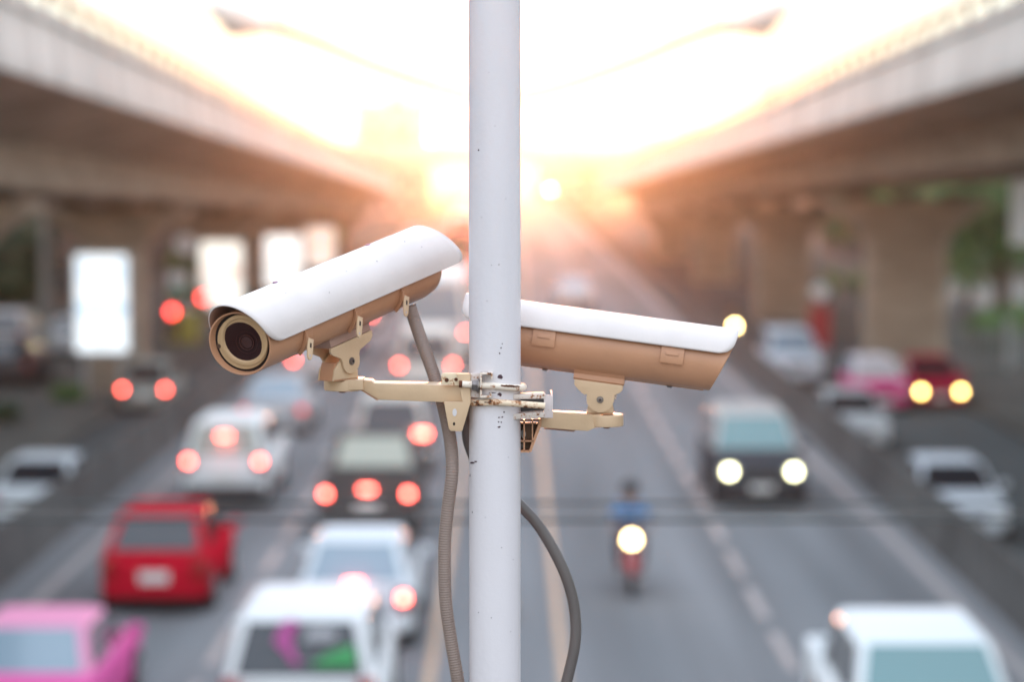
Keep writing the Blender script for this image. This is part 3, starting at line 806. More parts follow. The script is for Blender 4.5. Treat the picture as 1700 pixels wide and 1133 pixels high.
# ------------------------------------------------------------------ motorcycle and rider
def motorcycle(x, y, rgb, label, lampm, away=False, z=0.0):
    root = tag(empty('motorcycle', (x, y, z), 0 if away else math.pi), label, 'motorcycle', 'motorcycles')
    for yy_ in (-.62, .64):
        wh = MB().lathe((0, yy_, .29), (1, 0, 0), [(-.05, .22), (-.045, .27), (0, .295), (.045, .27), (.05, .22)], 28, cap=False).build('wheel', RUBBER, root)
        MB().lathe((0, yy_, .29), (1, 0, 0), [(-.03, .225), (0, .2), (.03, .225)], 24).build('rim', RIM, wh)
    f = MB()
    for s in (-1, 1): f.cyl((s * .09, .66, .29), (s * .09, .45, .95), .022, 10)
    f.build('fork', CHROME, root)
    pm = paint(rgb)
    b = MB()
    b.loft([rrect(h, a, t, q, .06) for q, h, a, t in ((-.85, .05, .70, .78), (-.6, .12, .55, .78), (-.25, .13, .42, .74), (.0, .11, .32, .52), (.25, .12, .34, .60), (.38, .17, .40, .98), (.5, .10, .50, .96))])
    b.build('body', pm, root, bev=.02)
    MB().loft([rrect(h, a, t, q, .04) for q, h, a, t in ((-.8, .09, .78, .84), (-.4, .13, .76, .85), (.0, .10, .70, .78))]).build('seat', BLACKP, root, bev=.02)
    MB().tube(smooth_path([(-.34, .28, 1.03), (-.2, .36, 1.02), (0, .42, 1.0), (.2, .36, 1.02), (.34, .28, 1.03)], 5), .016, 8).build('handlebar', BLACKP, root)
    MB().lathe((0, .42, .92), (0, 1, 0), [(0, .13), (.12, .12), (.17, .11)], 20).build('headlight_shell', pm, root)
    MB().lathe((0, .595, .92), (0, 1, 0), [(0, .105), (.03, .09), (.045, .05)], 20).build('headlight', lampm, root)
    for s in (-1, 1):
        MB().cyl((s * .25, .32, 1.03), (s * .30, .30, 1.2), .008, 6).build('mirror_stem', BLACKP, root)
        MB().lathe((s * .30, .30, 1.22), (0, 1, 0), [(-.02, .04), (0, .055), (.02, .05)], 14).build('mirror', BLACKP, root)
    fm = MB(); fm.loft([[(s * .08, .64 + math.cos(a) * .33, .29 + math.sin(a) * .33) for s in (-1, 1)] for a in [R(20 + 14 * i) for i in range(10)]], cap=False, closed=False)
    fe_ = fm.build('mudguard', pm, root); sm = fe_.modifiers.new('thick', 'SOLIDIFY'); sm.thickness = .012
    return root


def skin_mesh(name, verts, edges, radii, m, parent, rootv=0, sub=2):
    me = bpy.data.meshes.new(name); me.from_pydata([Vector(v) for v in verts], edges, [])
    o = bpy.data.objects.new(name, me); COL.objects.link(o)
    if parent: o.parent = parent
    o.modifiers.new('skin', 'SKIN'); sb = o.modifiers.new('sub', 'SUBSURF'); sb.levels = sub; sb.render_levels = sub
    if not me.skin_vertices: bpy.context.view_layer.objects.active = o; me.attributes.new  # layer is made by the modifier
    for i, r in enumerate(radii):
        me.skin_vertices[0].data[i].radius = (r, r) if not isinstance(r, tuple) else r
    me.skin_vertices[0].data[rootv].use_root = True
    me.materials.append(m)
    for p in me.polygons: p.use_smooth = True
    return o


def rider(x, y, shirt_rgb, label, z=0.0):
    """seated rider facing +y locally; turned to face the viewer"""
    SK = mat('skin', (.36, .20, .13), .55)
    v = [(0, -.22, .93), (0, -.18, 1.12), (0, -.13, 1.30), (0, -.10, 1.42), (0, -.08, 1.50), (0, -.05, 1.60), (0, -.045, 1.70)]
    r = [.13, .125, .14, .09, .055, .085, .085]
    e = [(i, i + 1) for i in range(6)]
    def chain(start, pts, rad):
        p = start
        for q, a in zip(pts, rad):
            v.append(q); r.append(a); e.append((p, len(v) - 1)); p = len(v) - 1
        return p
    for s in (-1, 1):
        h = chain(3, [(s * .17, -.11, 1.40), (s * .29, .02, 1.20), (s * .30, .20, 1.08), (s * .30, .26, 1.06)], [.06, .047, .034, .032])
        for k in range(4):
            fx = s * (.275 + k * .018)
            chain(h, [(fx, .305, 1.062), (fx, .325, 1.04), (fx, .31, 1.018)], [.0095, .009, .008])
        chain(h, [(s * .265, .275, 1.05), (s * .255, .30, 1.03)], [.010, .009])
        chain(0, [(s * .12, -.16, .88), (s * .19, .20, .80), (s * .17, .12, .45), (s * .17, .13, .36), (s * .17, .25, .33)], [.10, .075, .05, .042, .035])
    b = skin_mesh('person', v, e, r, SK, None)
    b.location = (x, y, z); b.rotation_euler = (0, 0, math.pi)
    tag(b, label, 'person')
    # clothes, a little larger than the body
    sv = [(0, -.22, .95), (0, -.18, 1.12), (0, -.13, 1.30), (0, -.10, 1.41)]; sr = [.165, .16, .175, .11]; se = [(0, 1), (1, 2), (2, 3)]
    for s in (-1, 1):
        n0 = len(sv); sv += [(s * .17, -.11, 1.39), (s * .29, .02, 1.20), (s * .30, .18, 1.09)]; sr += [.083, .066, .05]; se += [(3, n0), (n0, n0 + 1), (n0 + 1, n0 + 2)]
    skin_mesh('shirt', sv, se, sr, mat('shirt_%d' % int(shirt_rgb[2] * 100), shirt_rgb, .8, var=.15, scale=9), b)
    tv = [(0, -.22, .93)]; tr = [.15]; te = []
    for s in (-1, 1):
        n0 = len(tv); tv += [(s * .12, -.14, .88), (s * .19, .20, .80), (s * .17, .12, .45), (s * .17, .12, .38)]; tr += [.115, .092, .07, .066]
        te += [(0, n0), (n0, n0 + 1), (n0 + 1, n0 + 2), (n0 + 2, n0 + 3)]
    skin_mesh('trousers', tv, te, tr, mat('trousers_dark', (.03, .03, .04), .85), b)
    for s in (-1, 1):
        MB().loft([rrect(a, .28, t, q, .03) for q, a, t in ((.08, .04, .38), (.2, .05, .37), (.32, .04, .33))], True).build('shoe', BLACKP, b).location = (s * .17, 0, 0)
    hm = MB().lathe((0, -.05, 1.60), (0, -.05, 1), [(-.02, .115), (.04, .135), (.10, .132), (.15, .105), (.18, .06), (.19, .01)], 24)
    hm.build('helmet', mat('helmet_black', (.012, .013, .016), .7, spec=.1), b)
    MB().box((0, .085, 1.635), (.17, .03, .05)).build('visor', GLASSD, b, bev=.01)
    return b


motorcycle(1.92, 39.0, (.30, .03, .04), 'red motorcycle with a lit headlight ridden towards us', HEADW if False else mat('moto_lamp', (.9, .8, .5), .3, emit=9.5, ecol=(1, .74, .32)))
rider(1.92, 39.0, (.10, .25, .48), 'person in blue shirt and black helmet riding the red motorcycle')
motorcycle(8.95, 97.5, (.05, .05, .05), 'dark motorcycle with a lit headlight behind the right camera front', mat('moto_lamp2', (.9, .8, .5), .3, emit=24, ecol=(1, .72, .26)), z=FZ)
p2 = rider(8.95, 97.5, (.10, .07, .06), 'person in dark clothes riding the motorcycle behind the right camera', z=FZ)

# cloth bundle on the median
bn = MB(); rng = random.Random(3)
for k in range(5):
    c = Vector((rng.uniform(-.2, .2), rng.uniform(-.15, .15), .1)); rad = rng.uniform(.14, .22)
    bn.loft([[c + Vector((math.cos(a) * rr * rng.uniform(.85, 1.1), math.sin(a) * rr * rng.uniform(.85, 1.1), z)) for a in [i * math.pi / 6 for i in range(12)]]
             for z, rr in ((-.1, rad * .8), (-.02, rad * 1.1), (.08, rad), (.16, rad * .5))])
tag(bn.build('plastic_bag', mat('bag_white', (.6, .6, .6), .5), org=(.52, 35.0, .01)), 'small white plastic bag lying by the yellow line right of the pole', 'bag')

# ------------------------------------------------------------------ overhead cables across the road
for i, (py, th, rgb, lb) in enumerate(((835, .0045, (.05, .055, .055), 'upper dark cable stretched across the whole picture'), (866, .005, (.05, .055, .055), 'lower dark cable stretched across the whole picture'),
                                  (851, .0025, (.14, .14, .135), 'thin pale cable between the two dark ones'))):
    z = P(850, py, 7.5).z
    tag(MB().tube([(-16 + 2 * k, 7.5, z + .00012 * (k - 8) ** 2) for k in range(17)], th, 8).build('overhead_cable', mat('cable_%d' % i, rgb, .7)), lb, 'cable', 'overhead cables')

# ================================================================== FOREGROUND
S0 = POLE_Y / FPX * math.cos(PIT)      # metres per photo pixel at the pole (about)


def px2(x, y, Y): return P(x, y, Y)


PC = P(821.5, 640, POLE_Y)             # pole axis
PR = 43.2 * S0
pole = tag(empty('pole', (PC.x, PC.y, 0)), 'white painted steel pole in the centre carrying both cameras', 'pole')
MB().lathe((PC.x, PC.y, 0), (0, 0, 1), [(0, PR), (4.0, PR), (6.0, PR), (8.0, PR), (11.0, PR)], 96).build('shaft', POLEW, pole, org=(PC.x, PC.y, 0))
bp = MB(); bp.box((PC.x, PC.y, .015), (.24, .24, .03)); bp.build('base_plate', POLEW, pole, org=(PC.x, PC.y, 0), bev=.004)
MB().lathe((PC.x, PC.y, 11.0), (0, 0, 1), [(0, PR + .002), (.02, PR + .002), (.03, PR * .5)], 48).build('cap', POLEW, pole, org=(PC.x, PC.y, 0))


def pole_pt(px, py, lift=.0004):
    q = P(px, py, POLE_Y)
    dx = q.x - PC.x
    dx = max(-PR * .98, min(PR * .98, dx))
    yy_ = -math.sqrt((PR + lift) ** 2 - dx * dx)
    q = P(px, py, POLE_Y + yy_)
    return Vector((PC.x + dx, PC.y + yy_, q.z))


rng = random.Random(11)
chips = MB()
def chip(px, py, rx, ry):
    n = 11; pts = []
    for i in range(n):
        a = 2 * math.pi * i / n; k = rng.uniform(.65, 1.2)
        pts.append(pole_pt(px + math.cos(a) * rx * k, py + math.sin(a) * ry * k))
    c = pole_pt(px, py, .0006)
    chips.add(pts + [c], [(i, (i + 1) % n, n) for i in range(n)])
for a in ((830.5, 626, 5.2, 3.6), (830.5, 655.5, 3.8, 3.2), (837, 685, 1.6, 1.5), (829, 693.5, 2.2, 1.0), (834, 693, 1.6, 1.3), (828, 701, 1.6, 1.2), (832.5, 701.5, 1.5, 1.4),
          (829, 709.5, 2.8, 1.5), (834, 571, 1.1, 1.1), (832, 578, 1.2, 1.4), (830, 587, 1.3, 1.6), (795, 249, 1.4, 1.8), (817, 652.5, 7, .9), (785, 769, 4.2, 1.8), (790, 767, 3, 1.2), (828.5, 439.5, .8, .8), (816.5, 440.5, .7, .7),
          (809, 500, .6, .7), (784.5, 851, .6, 2.0), (833, 910, .8, .7), (816, 1027, .8, .8), (795, 1018, .8, .8), (848, 1050, .7, .8), (800, 361, .7, .7), (822, 209, .7, .7), (780.5, 790, .6, 2.5),
          (844, 760, .6, .6), (806, 860, .6, .6), (852, 930, .5, .7), (812, 120, .6, .6), (840, 330, .6, .6)):
    chip(*a)
chips.build('paint_chip', CHIP, pole, org=(PC.x, PC.y, 0))


def pp(mb, poly, Y0, Y1):
    """prism whose outline is given on the photo at depth Y0 and which runs straight back to Y1"""
    q = [P(a, b, Y0) for a, b in poly]
    mb.loft([q, [v_ + Vector((0, Y1 - Y0, 0)) for v_ in q]])
    return mb


# ---- pole clamps -------------------------------------------------------------
def clamp(label, side, chan, lips, zrow, ychan, leg_y):
    pass


def ubolt_path(xleg, yleg, xfar, zy, zfar, rad):
    """U-bolt: front leg from xleg, round the far side of the pole and back"""
    cx = PC.x
    s = 1 if xfar > 821 else -1
    pts = []
    Yf = POLE_Y - rad
    a = P(xleg, yleg, Yf)
    b = P(821, zy, Yf)
    c = P(xfar, zfar, POLE_Y)
    pts += [a, a.lerp(b, .5), b]
    zb_, zc = b.z, c.z
    for k in range(1, 16):
        t = math.pi * k / 16
        pts.append(Vector((cx + s * rad * math.sin(t), POLE_Y - rad * math.cos(t), zb_ + (zc - zb_) * min(1, math.sin(t) if t < math.pi / 2 else 1))))
    d = Vector((cx, POLE_Y + rad, zc)); pts.append(d)
    pts.append(Vector((a.x, POLE_Y + rad, zc + (a.z - zb_))))
    return pts


UR = 5.6 * S0
k1 = tag(empty('pole_clamp', P(799, 640, POLE_Y)), 'upper rusty white U-bolt and channel clamp on the left of the pole', 'clamp', 'clamps on the pole')
o1 = tuple(k1.location)
pts = ubolt_path(763, 638, 870, 641, 643, PR + UR * .9)
MB().tube(pts, UR, 14).build('u_bolt', rusty('bolt_rusty', (.78, .68, .57), .33, 80), k1, org=o1)
ch = MB()
Yn = POLE_Y - 58 * S0; Yb = POLE_Y + 60 * S0
sec = [(797, 619.5), (818, 619.5), (818, 629.5), (814.5, 629.5), (814.5, 622.5), (800, 622.5), (800, 657.5), (813, 657.5), (813, 653.5), (816, 653.5), (816, 661), (797, 661)]
pp(ch, sec, Yn, POLE_Y - 42 * S0)
ch2 = [(781.5, 621), (799.8, 620.4), (799.8, 660.6), (781.5, 660)]
ch.build('channel_lip', rusty('cream_rusty2', (.74, .63, .53), .40, 150), k1, org=o1, bev=.0006)
ch = MB(); pp(ch, ch2, POLE_Y - 42 * S0, Yb)
ch.build('channel_web', RUSTC, k1, org=o1, bev=.0008)
nt_ = MB()
a = P(783.5, 640.5, POLE_Y - PR - UR * .9); b = P(792.5, 640.8, POLE_Y - PR - UR * .9)
nt_.lathe(a, b - a, [(0, 8.5 * S0), (0.2 * (b - a).length, 9.6 * S0), ((b - a).length, 9.6 * S0)], 6)
nt_.lathe(b, b - a, [(0, 12.5 * S0), (2.2 * S0, 12.5 * S0)], 20)
nt_.build('nut', STEEL, k1, org=o1, bev=.0004)
q0 = P(763, 638, POLE_Y - PR - UR * .9); q1 = P(767.5, 638.3, POLE_Y - PR - UR * .9)
MB().cyl(q0 - (q1 - q0) * .2, q1, UR * 1.03, 14).build('rusty_end', RUSTM, k1, org=o1)
rs = MB()
def rust_patch(x0, x1, y0, y1, r_off, up=1.0, n=26):
    """flaked rust along the front of a bolt"""
    top, bot = [], []
    for i in range(n + 1):
        t = i / n; xx = x0 + (x1 - x0) * t; yc = y0 + (y1 - y0) * t
        q = P(xx, yc, POLE_Y); dx = q.x - PC.x
        yy_ = -math.sqrt(max((r_off) ** 2 - dx * dx, 1e-6)) if abs(dx) < r_off else 0
        taper = math.sin(math.pi * min(1, max(0, t))) ** .35
        hgt = 2.7 * up * taper
        for lst, sg_ in ((top, -1), (bot, 1)):
            z_ = P(xx, yc + sg_ * hgt * rng.uniform(.35, 1.0), POLE_Y + yy_)
            lst.append(Vector((PC.x + dx, POLE_Y + yy_, z_.z)))
    rs.add(top + bot, [(i, i + 1, n + 2 + i, n + 1 + i) for i in range(n)])
rust_patch(831, 863.5, 640.5, 642.3, PR + UR * 1.95)
rs.build('rust_streak', RUSTM, k1, org=o1)

k2 = tag(empty('pole_clamp', P(890, 675, POLE_Y)), 'lower rusty cream U-bolt and channel clamp on the right of the pole', 'clamp', 'clamps on the pole')
o2 = tuple(k2.location)
pts = ubolt_path(905, 674.5, 776, 668, 667, PR + UR * .9)
MB().tube(pts, UR * .98, 14).build('u_bolt', rusty('bolt_rusty2', (.76, .60, .43), .40, 60), k2, org=o2)
Yn2, Yb2 = POLE_Y - 30 * S0, POLE_Y + 75 * S0
ch = MB(); pp(ch, [(903, 655), (918, 657.5), (918, 694.5), (903, 694.5)], Yn2, Yn2 + 4 * S0)
pp(ch, [(914.5, 657), (918, 657.5), (918, 694.5), (914.5, 694.5)], Yn2 + 4 * S0, Yb2)
ch.build('channel_web', rusty('galv2', (.58, .50, .48), .30, 170), k2, org=o2, bev=.0006)
ch = MB()
pp(ch, [(852, 655.5), (903, 653.8), (906, 656), (904, 663.5), (901.5, 662.5), (852, 663.5)], Yn2 - 1 * S0, Yn2 + 30 * S0)
pp(ch, [(852, 688), (900, 684.8), (905, 685.5), (903, 694), (852, 697)], Yn2 - 1 * S0, Yn2 + 30 * S0)
ch.build('channel_lip', rusty('cream_rusty3', (.62, .54, .48), .37, 150), k2, org=o2, bev=.001)
ch = MB(); pp(ch, [(848, 660), (903, 660), (903, 690), (848, 690)], POLE_Y + 20 * S0, POLE_Y + 24 * S0)
ch.build('back_plate', CONCD, k2, org=o2)
rs = MB()
for a, b in ((786, 795), (804, 814), (843, 850), (855, 872)): rust_patch(a, b, 668.2, 669.0, PR + UR * 1.95, .55, 14)
rs.build('rust_streak', RUSTM, k2, org=o2)


# ---- the cameras ----------------------------------------------------------------
class Frame:
    """front centre O, axis a pointing forward; t runs BACK along the housing, u up, r towards the viewer's side"""
    def __init__(s, O, a, sc):
        s.O, s.a, s.sc = O, a.normalized(), sc
        z = Vector((0, 0, 1)); s.u = (z - s.a * z.dot(s.a)).normalized()
        s.r = s.a.cross(s.u).normalized()
        if s.r.y > 0: s.r = -s.r
    def p(s, t, u=0., r=0.): return s.O + (-s.a * t + s.u * u + s.r * r) * s.sc


def camera_unit(F, Rb, body_len, root, org, f0=0.0, fs=0.0, fr=0.0):
    """housing: hollow front lip (cut on the slant by fs), tapered rear"""
    mb = MB(); n = 64; rings = []
    for t, r_, k in ((11, Rb - 4.5, 1), (f0 + .8, Rb - 3.0, 1), (f0, Rb - 1.6, 1), (f0 + .8, Rb, 1), (30, Rb, 0), (body_len - 34, Rb, 0), (body_len - 10, Rb * .93, 0), (body_len, Rb * .82, 0)):
        kk = k if t < 12 else 0
        rings.append([F.p(t - kk * (fs * math.sin(q) - fr * math.cos(q)), math.sin(q) * r_, math.cos(q) * r_) for q in [2 * math.pi * i / n for i in range(n)]])
    mb.loft(rings)
    mb.build('housing', BEIGE, root, org=org, sharp=30)
    F.fa = (F.a + F.r * (fr / Rb)).normalized()          # the face stands on the same slant as the lip
    # seam flange along the bottom
    sm = MB()
    sm.loft([[F.p(t, -Rb - 1.6, -3.2), F.p(t, -Rb - 1.6, 3.2), F.p(t, -Rb + 3, 9), F.p(t, -Rb + 3, -9)] for t in (14, body_len - 45)])
    sm.build('seam_flange', BEIGE, root, org=org)
    # front face
    dk = MB(); dk.lathe(F.p(9.5), -F.fa, [(0, (Rb - 3.4) * F.sc), (.4 * F.sc, (Rb - 3.4) * F.sc)], 48); dk.build('face_groove_disc', DARKH, root, org=org)  # dark disc that shows as the groove round the face plate
    fp = MB(); fp.lathe(F.p(9.2), F.fa, [(0, (Rb - 9) * F.sc), (2.6 * F.sc, (Rb - 9) * F.sc), (3.6 * F.sc, (Rb - 10) * F.sc), (3.6 * F.sc, Rb * .66 * F.sc), (2.2 * F.sc, Rb * .645 * F.sc)], 64, cap=False)
    fp.build('face_plate', FACE, root, org=org, sharp=30)
    return


def add_front(F, Rb, root, org, off=(4, 2)):
    # chunky ring round the window, window glass and the lens behind it
    sc = F.sc
    cO = F.p(0, off[0], off[1])
    rg = MB(); rg.lathe(cO + F.fa * (-9.3) * sc, F.fa, [(0, Rb * .80 * sc), (4.2 * sc, Rb * .80 * sc), (4.9 * sc, Rb * .78 * sc), (4.9 * sc, Rb * .70 * sc), (1.2 * sc, Rb * .645 * sc)], 64, cap=False)
    rg.build('window_ring', FACE, root, org=org, sharp=30)
    gl = MB(); gl.lathe(cO + F.fa * (-8.2) * sc, F.fa, [(0, Rb * .655 * sc), (.6 * sc, Rb * .655 * sc)], 64)
    g = gl.build('window_glass', LENSG, root, org=org)
    lO = cO + F.p(0, -4, 5) - F.p(0)
    for r0, r1 in ((.245, .215), (.185, .165), (.36, .352)):
        q = MB(); q.lathe(lO + F.fa * (-7.5) * sc, F.fa, [(0, Rb * r0 * sc), (.25 * sc, Rb * r0 * sc), (.25 * sc, Rb * r1 * sc), (0, Rb * r1 * sc)], 48, cap=False)
        q.build('lens_refl_ring', LENSREFL, g, org=org)  # rings that paint in the round reflections on the lens
    q = MB(); q.lathe(lO + F.fa * (-7.5) * sc, F.fa, [(0, Rb * .165 * sc), (.3 * sc, Rb * .12 * sc), (.42 * sc, .2 * sc)], 32)
    q.build('lens', mat('lens_dark', (.05, .018, .016), .15, coat=.8), g, org=org)


def shield(F, Rs, cu, skirt, L0, L1, slant, root, org, rcorn=22, far_skirt=None, rear=0):
    """arched sun shield with rounded lower corners: t0(front edge) slants back towards the skirts"""
    na, nl = 44, 40
    far = skirt if far_skirt is None else far_skirt
    path = []                                        # cross-section from near skirt over the top to the far skirt
    ns = 8
    def a0(sk): return math.asin(max(0, min(.9, (sk - cu) / Rs)))
    if skirt < cu:
        for i in range(ns): path.append((Rs, skirt + (cu - skirt) * i / ns))
    for i in range(na + 1):
        q = a0(skirt) + (math.pi - a0(far) - a0(skirt)) * i / na; path.append((math.cos(q) * Rs, cu + math.sin(q) * Rs))
    if far < cu:
        for i in range(1, ns + 1): path.append((-Rs, cu + (far - cu) * i / ns))
    def lim(u, lo):
        h = u - lo
        back = 0
        if h < rcorn: back = rcorn - math.sqrt(max(0, rcorn ** 2 - (rcorn - h) ** 2))
        return back
    mb = MB(); vs_, fs_ = [], []
    for r_, u_ in path:
        lo = skirt if r_ > 0 else far
        sl = slant * (1 - (u_ - lo) / (cu + Rs - lo))
        b0 = lim(u_, lo)
        t0, t1 = L0 + sl + b0, L1 - lim(u_, lo) * .8 - rear * max(0, (u_ - lo) / (cu + Rs - lo))
        for k in range(nl + 1): vs_.append(F.p(t0 + (t1 - t0) * k / nl, u_, r_))
    m_ = nl + 1
    for i in range(len(path) - 1):
        for k in range(nl): fs_.append((i * m_ + k, (i + 1) * m_ + k, (i + 1) * m_ + k + 1, i * m_ + k + 1))
    mb.add(vs_, fs_)
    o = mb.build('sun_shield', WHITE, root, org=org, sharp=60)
    o.data.materials.append(BROWN)  # brown for the inner faces of the shield
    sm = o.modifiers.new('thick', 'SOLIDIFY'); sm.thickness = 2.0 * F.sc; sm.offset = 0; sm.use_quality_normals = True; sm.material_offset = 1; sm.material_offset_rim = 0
    return o


def cyl_patch(F, Rb, t0, t1, a0, a1, lift, n=10, cu=0):
    """curved strap lying on the housing between two angles (0 = near side, negative = below)"""
    rings = []
    for i in range(n + 1):
        q = a0 + (a1 - a0) * i / n
        rings.append([F.p(t0, cu + math.sin(q) * (Rb + .2), math.cos(q) * (Rb + .2)), F.p(t1, cu + math.sin(q) * (Rb + .2), math.cos(q) * (Rb + .2)),
                      F.p(t1, cu + math.sin(q) * (Rb + lift), math.cos(q) * (Rb + lift)), F.p(t0, cu + math.sin(q) * (Rb + lift), math.cos(q) * (Rb + lift))])
    return MB().loft(rings)



# LEFT camera: towards the viewer, front lower left
psi = R(52); al = R(21.4)
aL = Vector((-math.cos(psi) * math.cos(al), -math.sin(psi), -math.cos(psi) * math.sin(al)))
YL = POLE_Y - .145
FL = Frame(P(397.5, 571.5, YL), aL, YL / FPX)
hingeL = P(581.6, 604.5, POLE_Y - 18 * S0)
camL = tag(empty('security_camera', P(570, 640, POLE_Y)), 'left security camera tilted up with its dark lens facing us', 'security camera', 'security cameras on the pole')
oL = tuple(camL.location)
RbL = 55
camera_unit(FL, RbL, 505, camL, oL, fr=15)
add_front(FL, RbL, camL, oL, (5, 7))
shL = shield(FL, 63, 9, -1, -20, 556, 32, camL, oL, rear=42, rcorn=26)
for t in (118, 372):     # adjusting slots on the shield as raised strips, recess shade painted grey
    mb = cyl_patch(FL, 63, t, t + 76, R(97), R(106), 1.6, cu=9)
    mb.build('slot_shade_strip', mat('slot_shade_grey', (.55, .50, .52), .5), shL, org=oL, bev=.0006)
    q = R(99); mb = MB(); mb.lathe(FL.p(t + 3, 9 + math.sin(q) * 64, math.cos(q) * 64), FL.u, [(0, 4.5 * FL.sc), (2 * FL.sc, 4 * FL.sc)], 14)
    mb.build('screw', mat('screw_mauve', (.25, .12, .20), .4, .5), shL, org=oL)
for t, qd, k in ((430, 62, 1.0), (452, 40, .8), (330, 47, .9), (250, 52, .6), (95, 58, .6), (180, 30, .7)):
    q = R(qd); nv = FL.u * math.sin(q) + FL.r * math.cos(q)
    mb = MB(); mb.lathe(FL.p(t, 9 + math.sin(q) * 64.0, math.cos(q) * 64.0), nv, [(0, k * FL.sc * 1.3), (.15 * FL.sc, k * FL.sc)], 8)
    mb.build('paint_chip', CHIP, shL, org=oL)
# screw in face plate
mb = MB(); q = FL.p(-5, -4, -43)
mb.lathe(q, FL.a, [(0, 4.6 * FL.sc), (1.2 * FL.sc, 4.2 * FL.sc)], 16); mb.build('screw', mat('screw_brown', (.12, .07, .05), .5, .4), camL, org=oL)


def latch(F, Rb, t, root, org):
    o = cyl_patch(F, Rb, t - 12, t + 9, R(25), R(-22), 3.2).build('latch', CREAM if False else BEIGE, root, org=org, bev=.0006)
    cyl_patch(F, Rb, t - 13, t - 9, R(-8), R(-52), 7).build('latch_bracket', BEIGE, o, org=org, bev=.0004)
    q = R(-40)
    nv = F.u * math.sin(q) + F.r * math.cos(q); dv = (F.u * -math.cos(q) + F.r * math.sin(q))
    base = F.p(t - 1, math.sin(R(-24)) * (Rb + 5.5), math.cos(R(-24)) * (Rb + 5.5))
    dn = (Vector((0, 0, -1)) * .80 + F.a * .30 + F.r * .18).normalized()
    nn = (F.r - dn * F.r.dot(dn)).normalized(); e1 = nn.cross(dn).normalized()
    s_ = F.sc
    out = [(-7, -3), (7, -3), (7.2, 14), (6.5, 27), (4, 33), (0, 35), (-4, 33), (-6.5, 27), (-7.2, 14)]
    lv = MB(); lv.prism(base, e1 * s_, dn * s_, out, nn * s_, 0, 2.6); lv.build('latch_lever', CREAM, o, org=org, bev=.0004)
    lv = MB(); lv.lathe(base + dn * 27 * s_ + nn * 2.6 * s_, nn, [(0, 2.3 * s_), (.35 * s_, 2.2 * s_)], 14); lv.build('rivet_hole', mat('hole_pale', (.5, .4, .38), .6), o, org=org)
    lv = MB(); lv.prism(base + dn * 9 * s_ + nn * 2.6 * s_, e1 * s_, dn * s_, [(-2, -4), (2, -4), (2, 4), (-2, 4)], nn * s_, 0, .4); lv.build('rivet_hole', DARKH, o, org=org)
    lv = MB(); lv.tube([base + e1 * k * 8.5 * s_ - dn * 2 * s_ for k in (-1, 1)], 2.6 * s_, 10); lv.build('latch_hook', BEIGE, o, org=org)


for t in (113, 247, 380): latch(FL, RbL, t, camL, oL)
# dark rail and upper hinge
rl = MB()
rl.loft([[FL.p(t, -RbL + 6, -22), FL.p(t, -RbL + 16, 24), FL.p(t, -RbL + 9, 27), FL.p(t, -RbL + 2, 22), FL.p(t, -RbL - 9, 24), FL.p(t, -RbL - 12, 20), FL.p(t, -RbL - 12, -20), FL.p(t, -RbL - 9, -24)] for t in (198, 308)])
rl.build('mount_rail', mat('rail_brown', (.36, .22, .17), .5), camL, org=oL, bev=.0008)


def hinge(F, Rb, tb, ub, r_near, r_far, top_t0, top_t1, top_u, root, org, scr, boltr=5.2):
    """two humped plates hanging from the rail; bolt at (tb, ub)"""
    m0 = (top_t0 + top_t1) / 2
    poly = []
    R0 = 23
    poly += [(top_t0, top_u), (top_t0 - 1, top_u - 7), (top_t0 + 3, top_u - 13), (top_t0 + 12, top_u - 18), (tb - R0 - 4, top_u - 24), (tb - R0, ub + 6)]
    for k in range(9):
        q = math.pi + math.pi * k / 8; poly.append((tb + math.cos(q) * R0, ub + math.sin(q) * R0 * .95))
    poly += [(tb + R0, ub + 6), (tb + R0 + 4, top_u - 24), (top_t1 - 9, top_u - 17), (top_t1 - 1, top_u - 9), (top_t1, top_u)]
    o = None
    for r_ in (r_near, r_far):
        mb = MB(); mb.loft([[F.p(t, u, rr) for t, u in poly] for rr in (r_ - 2.2, r_ + 2.2)])
        x = mb.build('hinge_plate', CREAM, root, org=org, bev=.0007)
        o = o or x
    mb = MB(); q = F.p(tb, ub, r_near + 2.2)
    mb.lathe(q, F.r, [(0, boltr * 1.35 * F.sc), (1.0 * F.sc, boltr * 1.35 * F.sc), (1.0 * F.sc, boltr * F.sc), (3.4 * F.sc, boltr * .92 * F.sc), (3.6 * F.sc, boltr * .45 * F.sc), (2.2 * F.sc, boltr * .35 * F.sc)], 20)
    mb.build('screw', STEEL, o, org=org)
    mb = MB()
    for e1, e2 in ((F.u, F.a), (F.a, F.u)):
        c = q + F.r * 3.62 * F.sc
        mb.add([c + e1 * boltr * .5 * F.sc + e2 * .7 * F.sc, c + e1 * boltr * .5 * F.sc - e2 * .7 * F.sc, c - e1 * boltr * .5 * F.sc - e2 * .7 * F.sc, c - e1 * boltr * .5 * F.sc + e2 * .7 * F.sc], [(0, 1, 2, 3)])
    mb.build('screw_slot', DARKH, o, org=org)
    return q


# bolt of the left hinge: on the housing's local axes
tb, ub = 245, -103
qb = hinge(FL, RbL, tb, ub, 22, -22, 196, 312, -RbL - 11, camL, oL, 1)


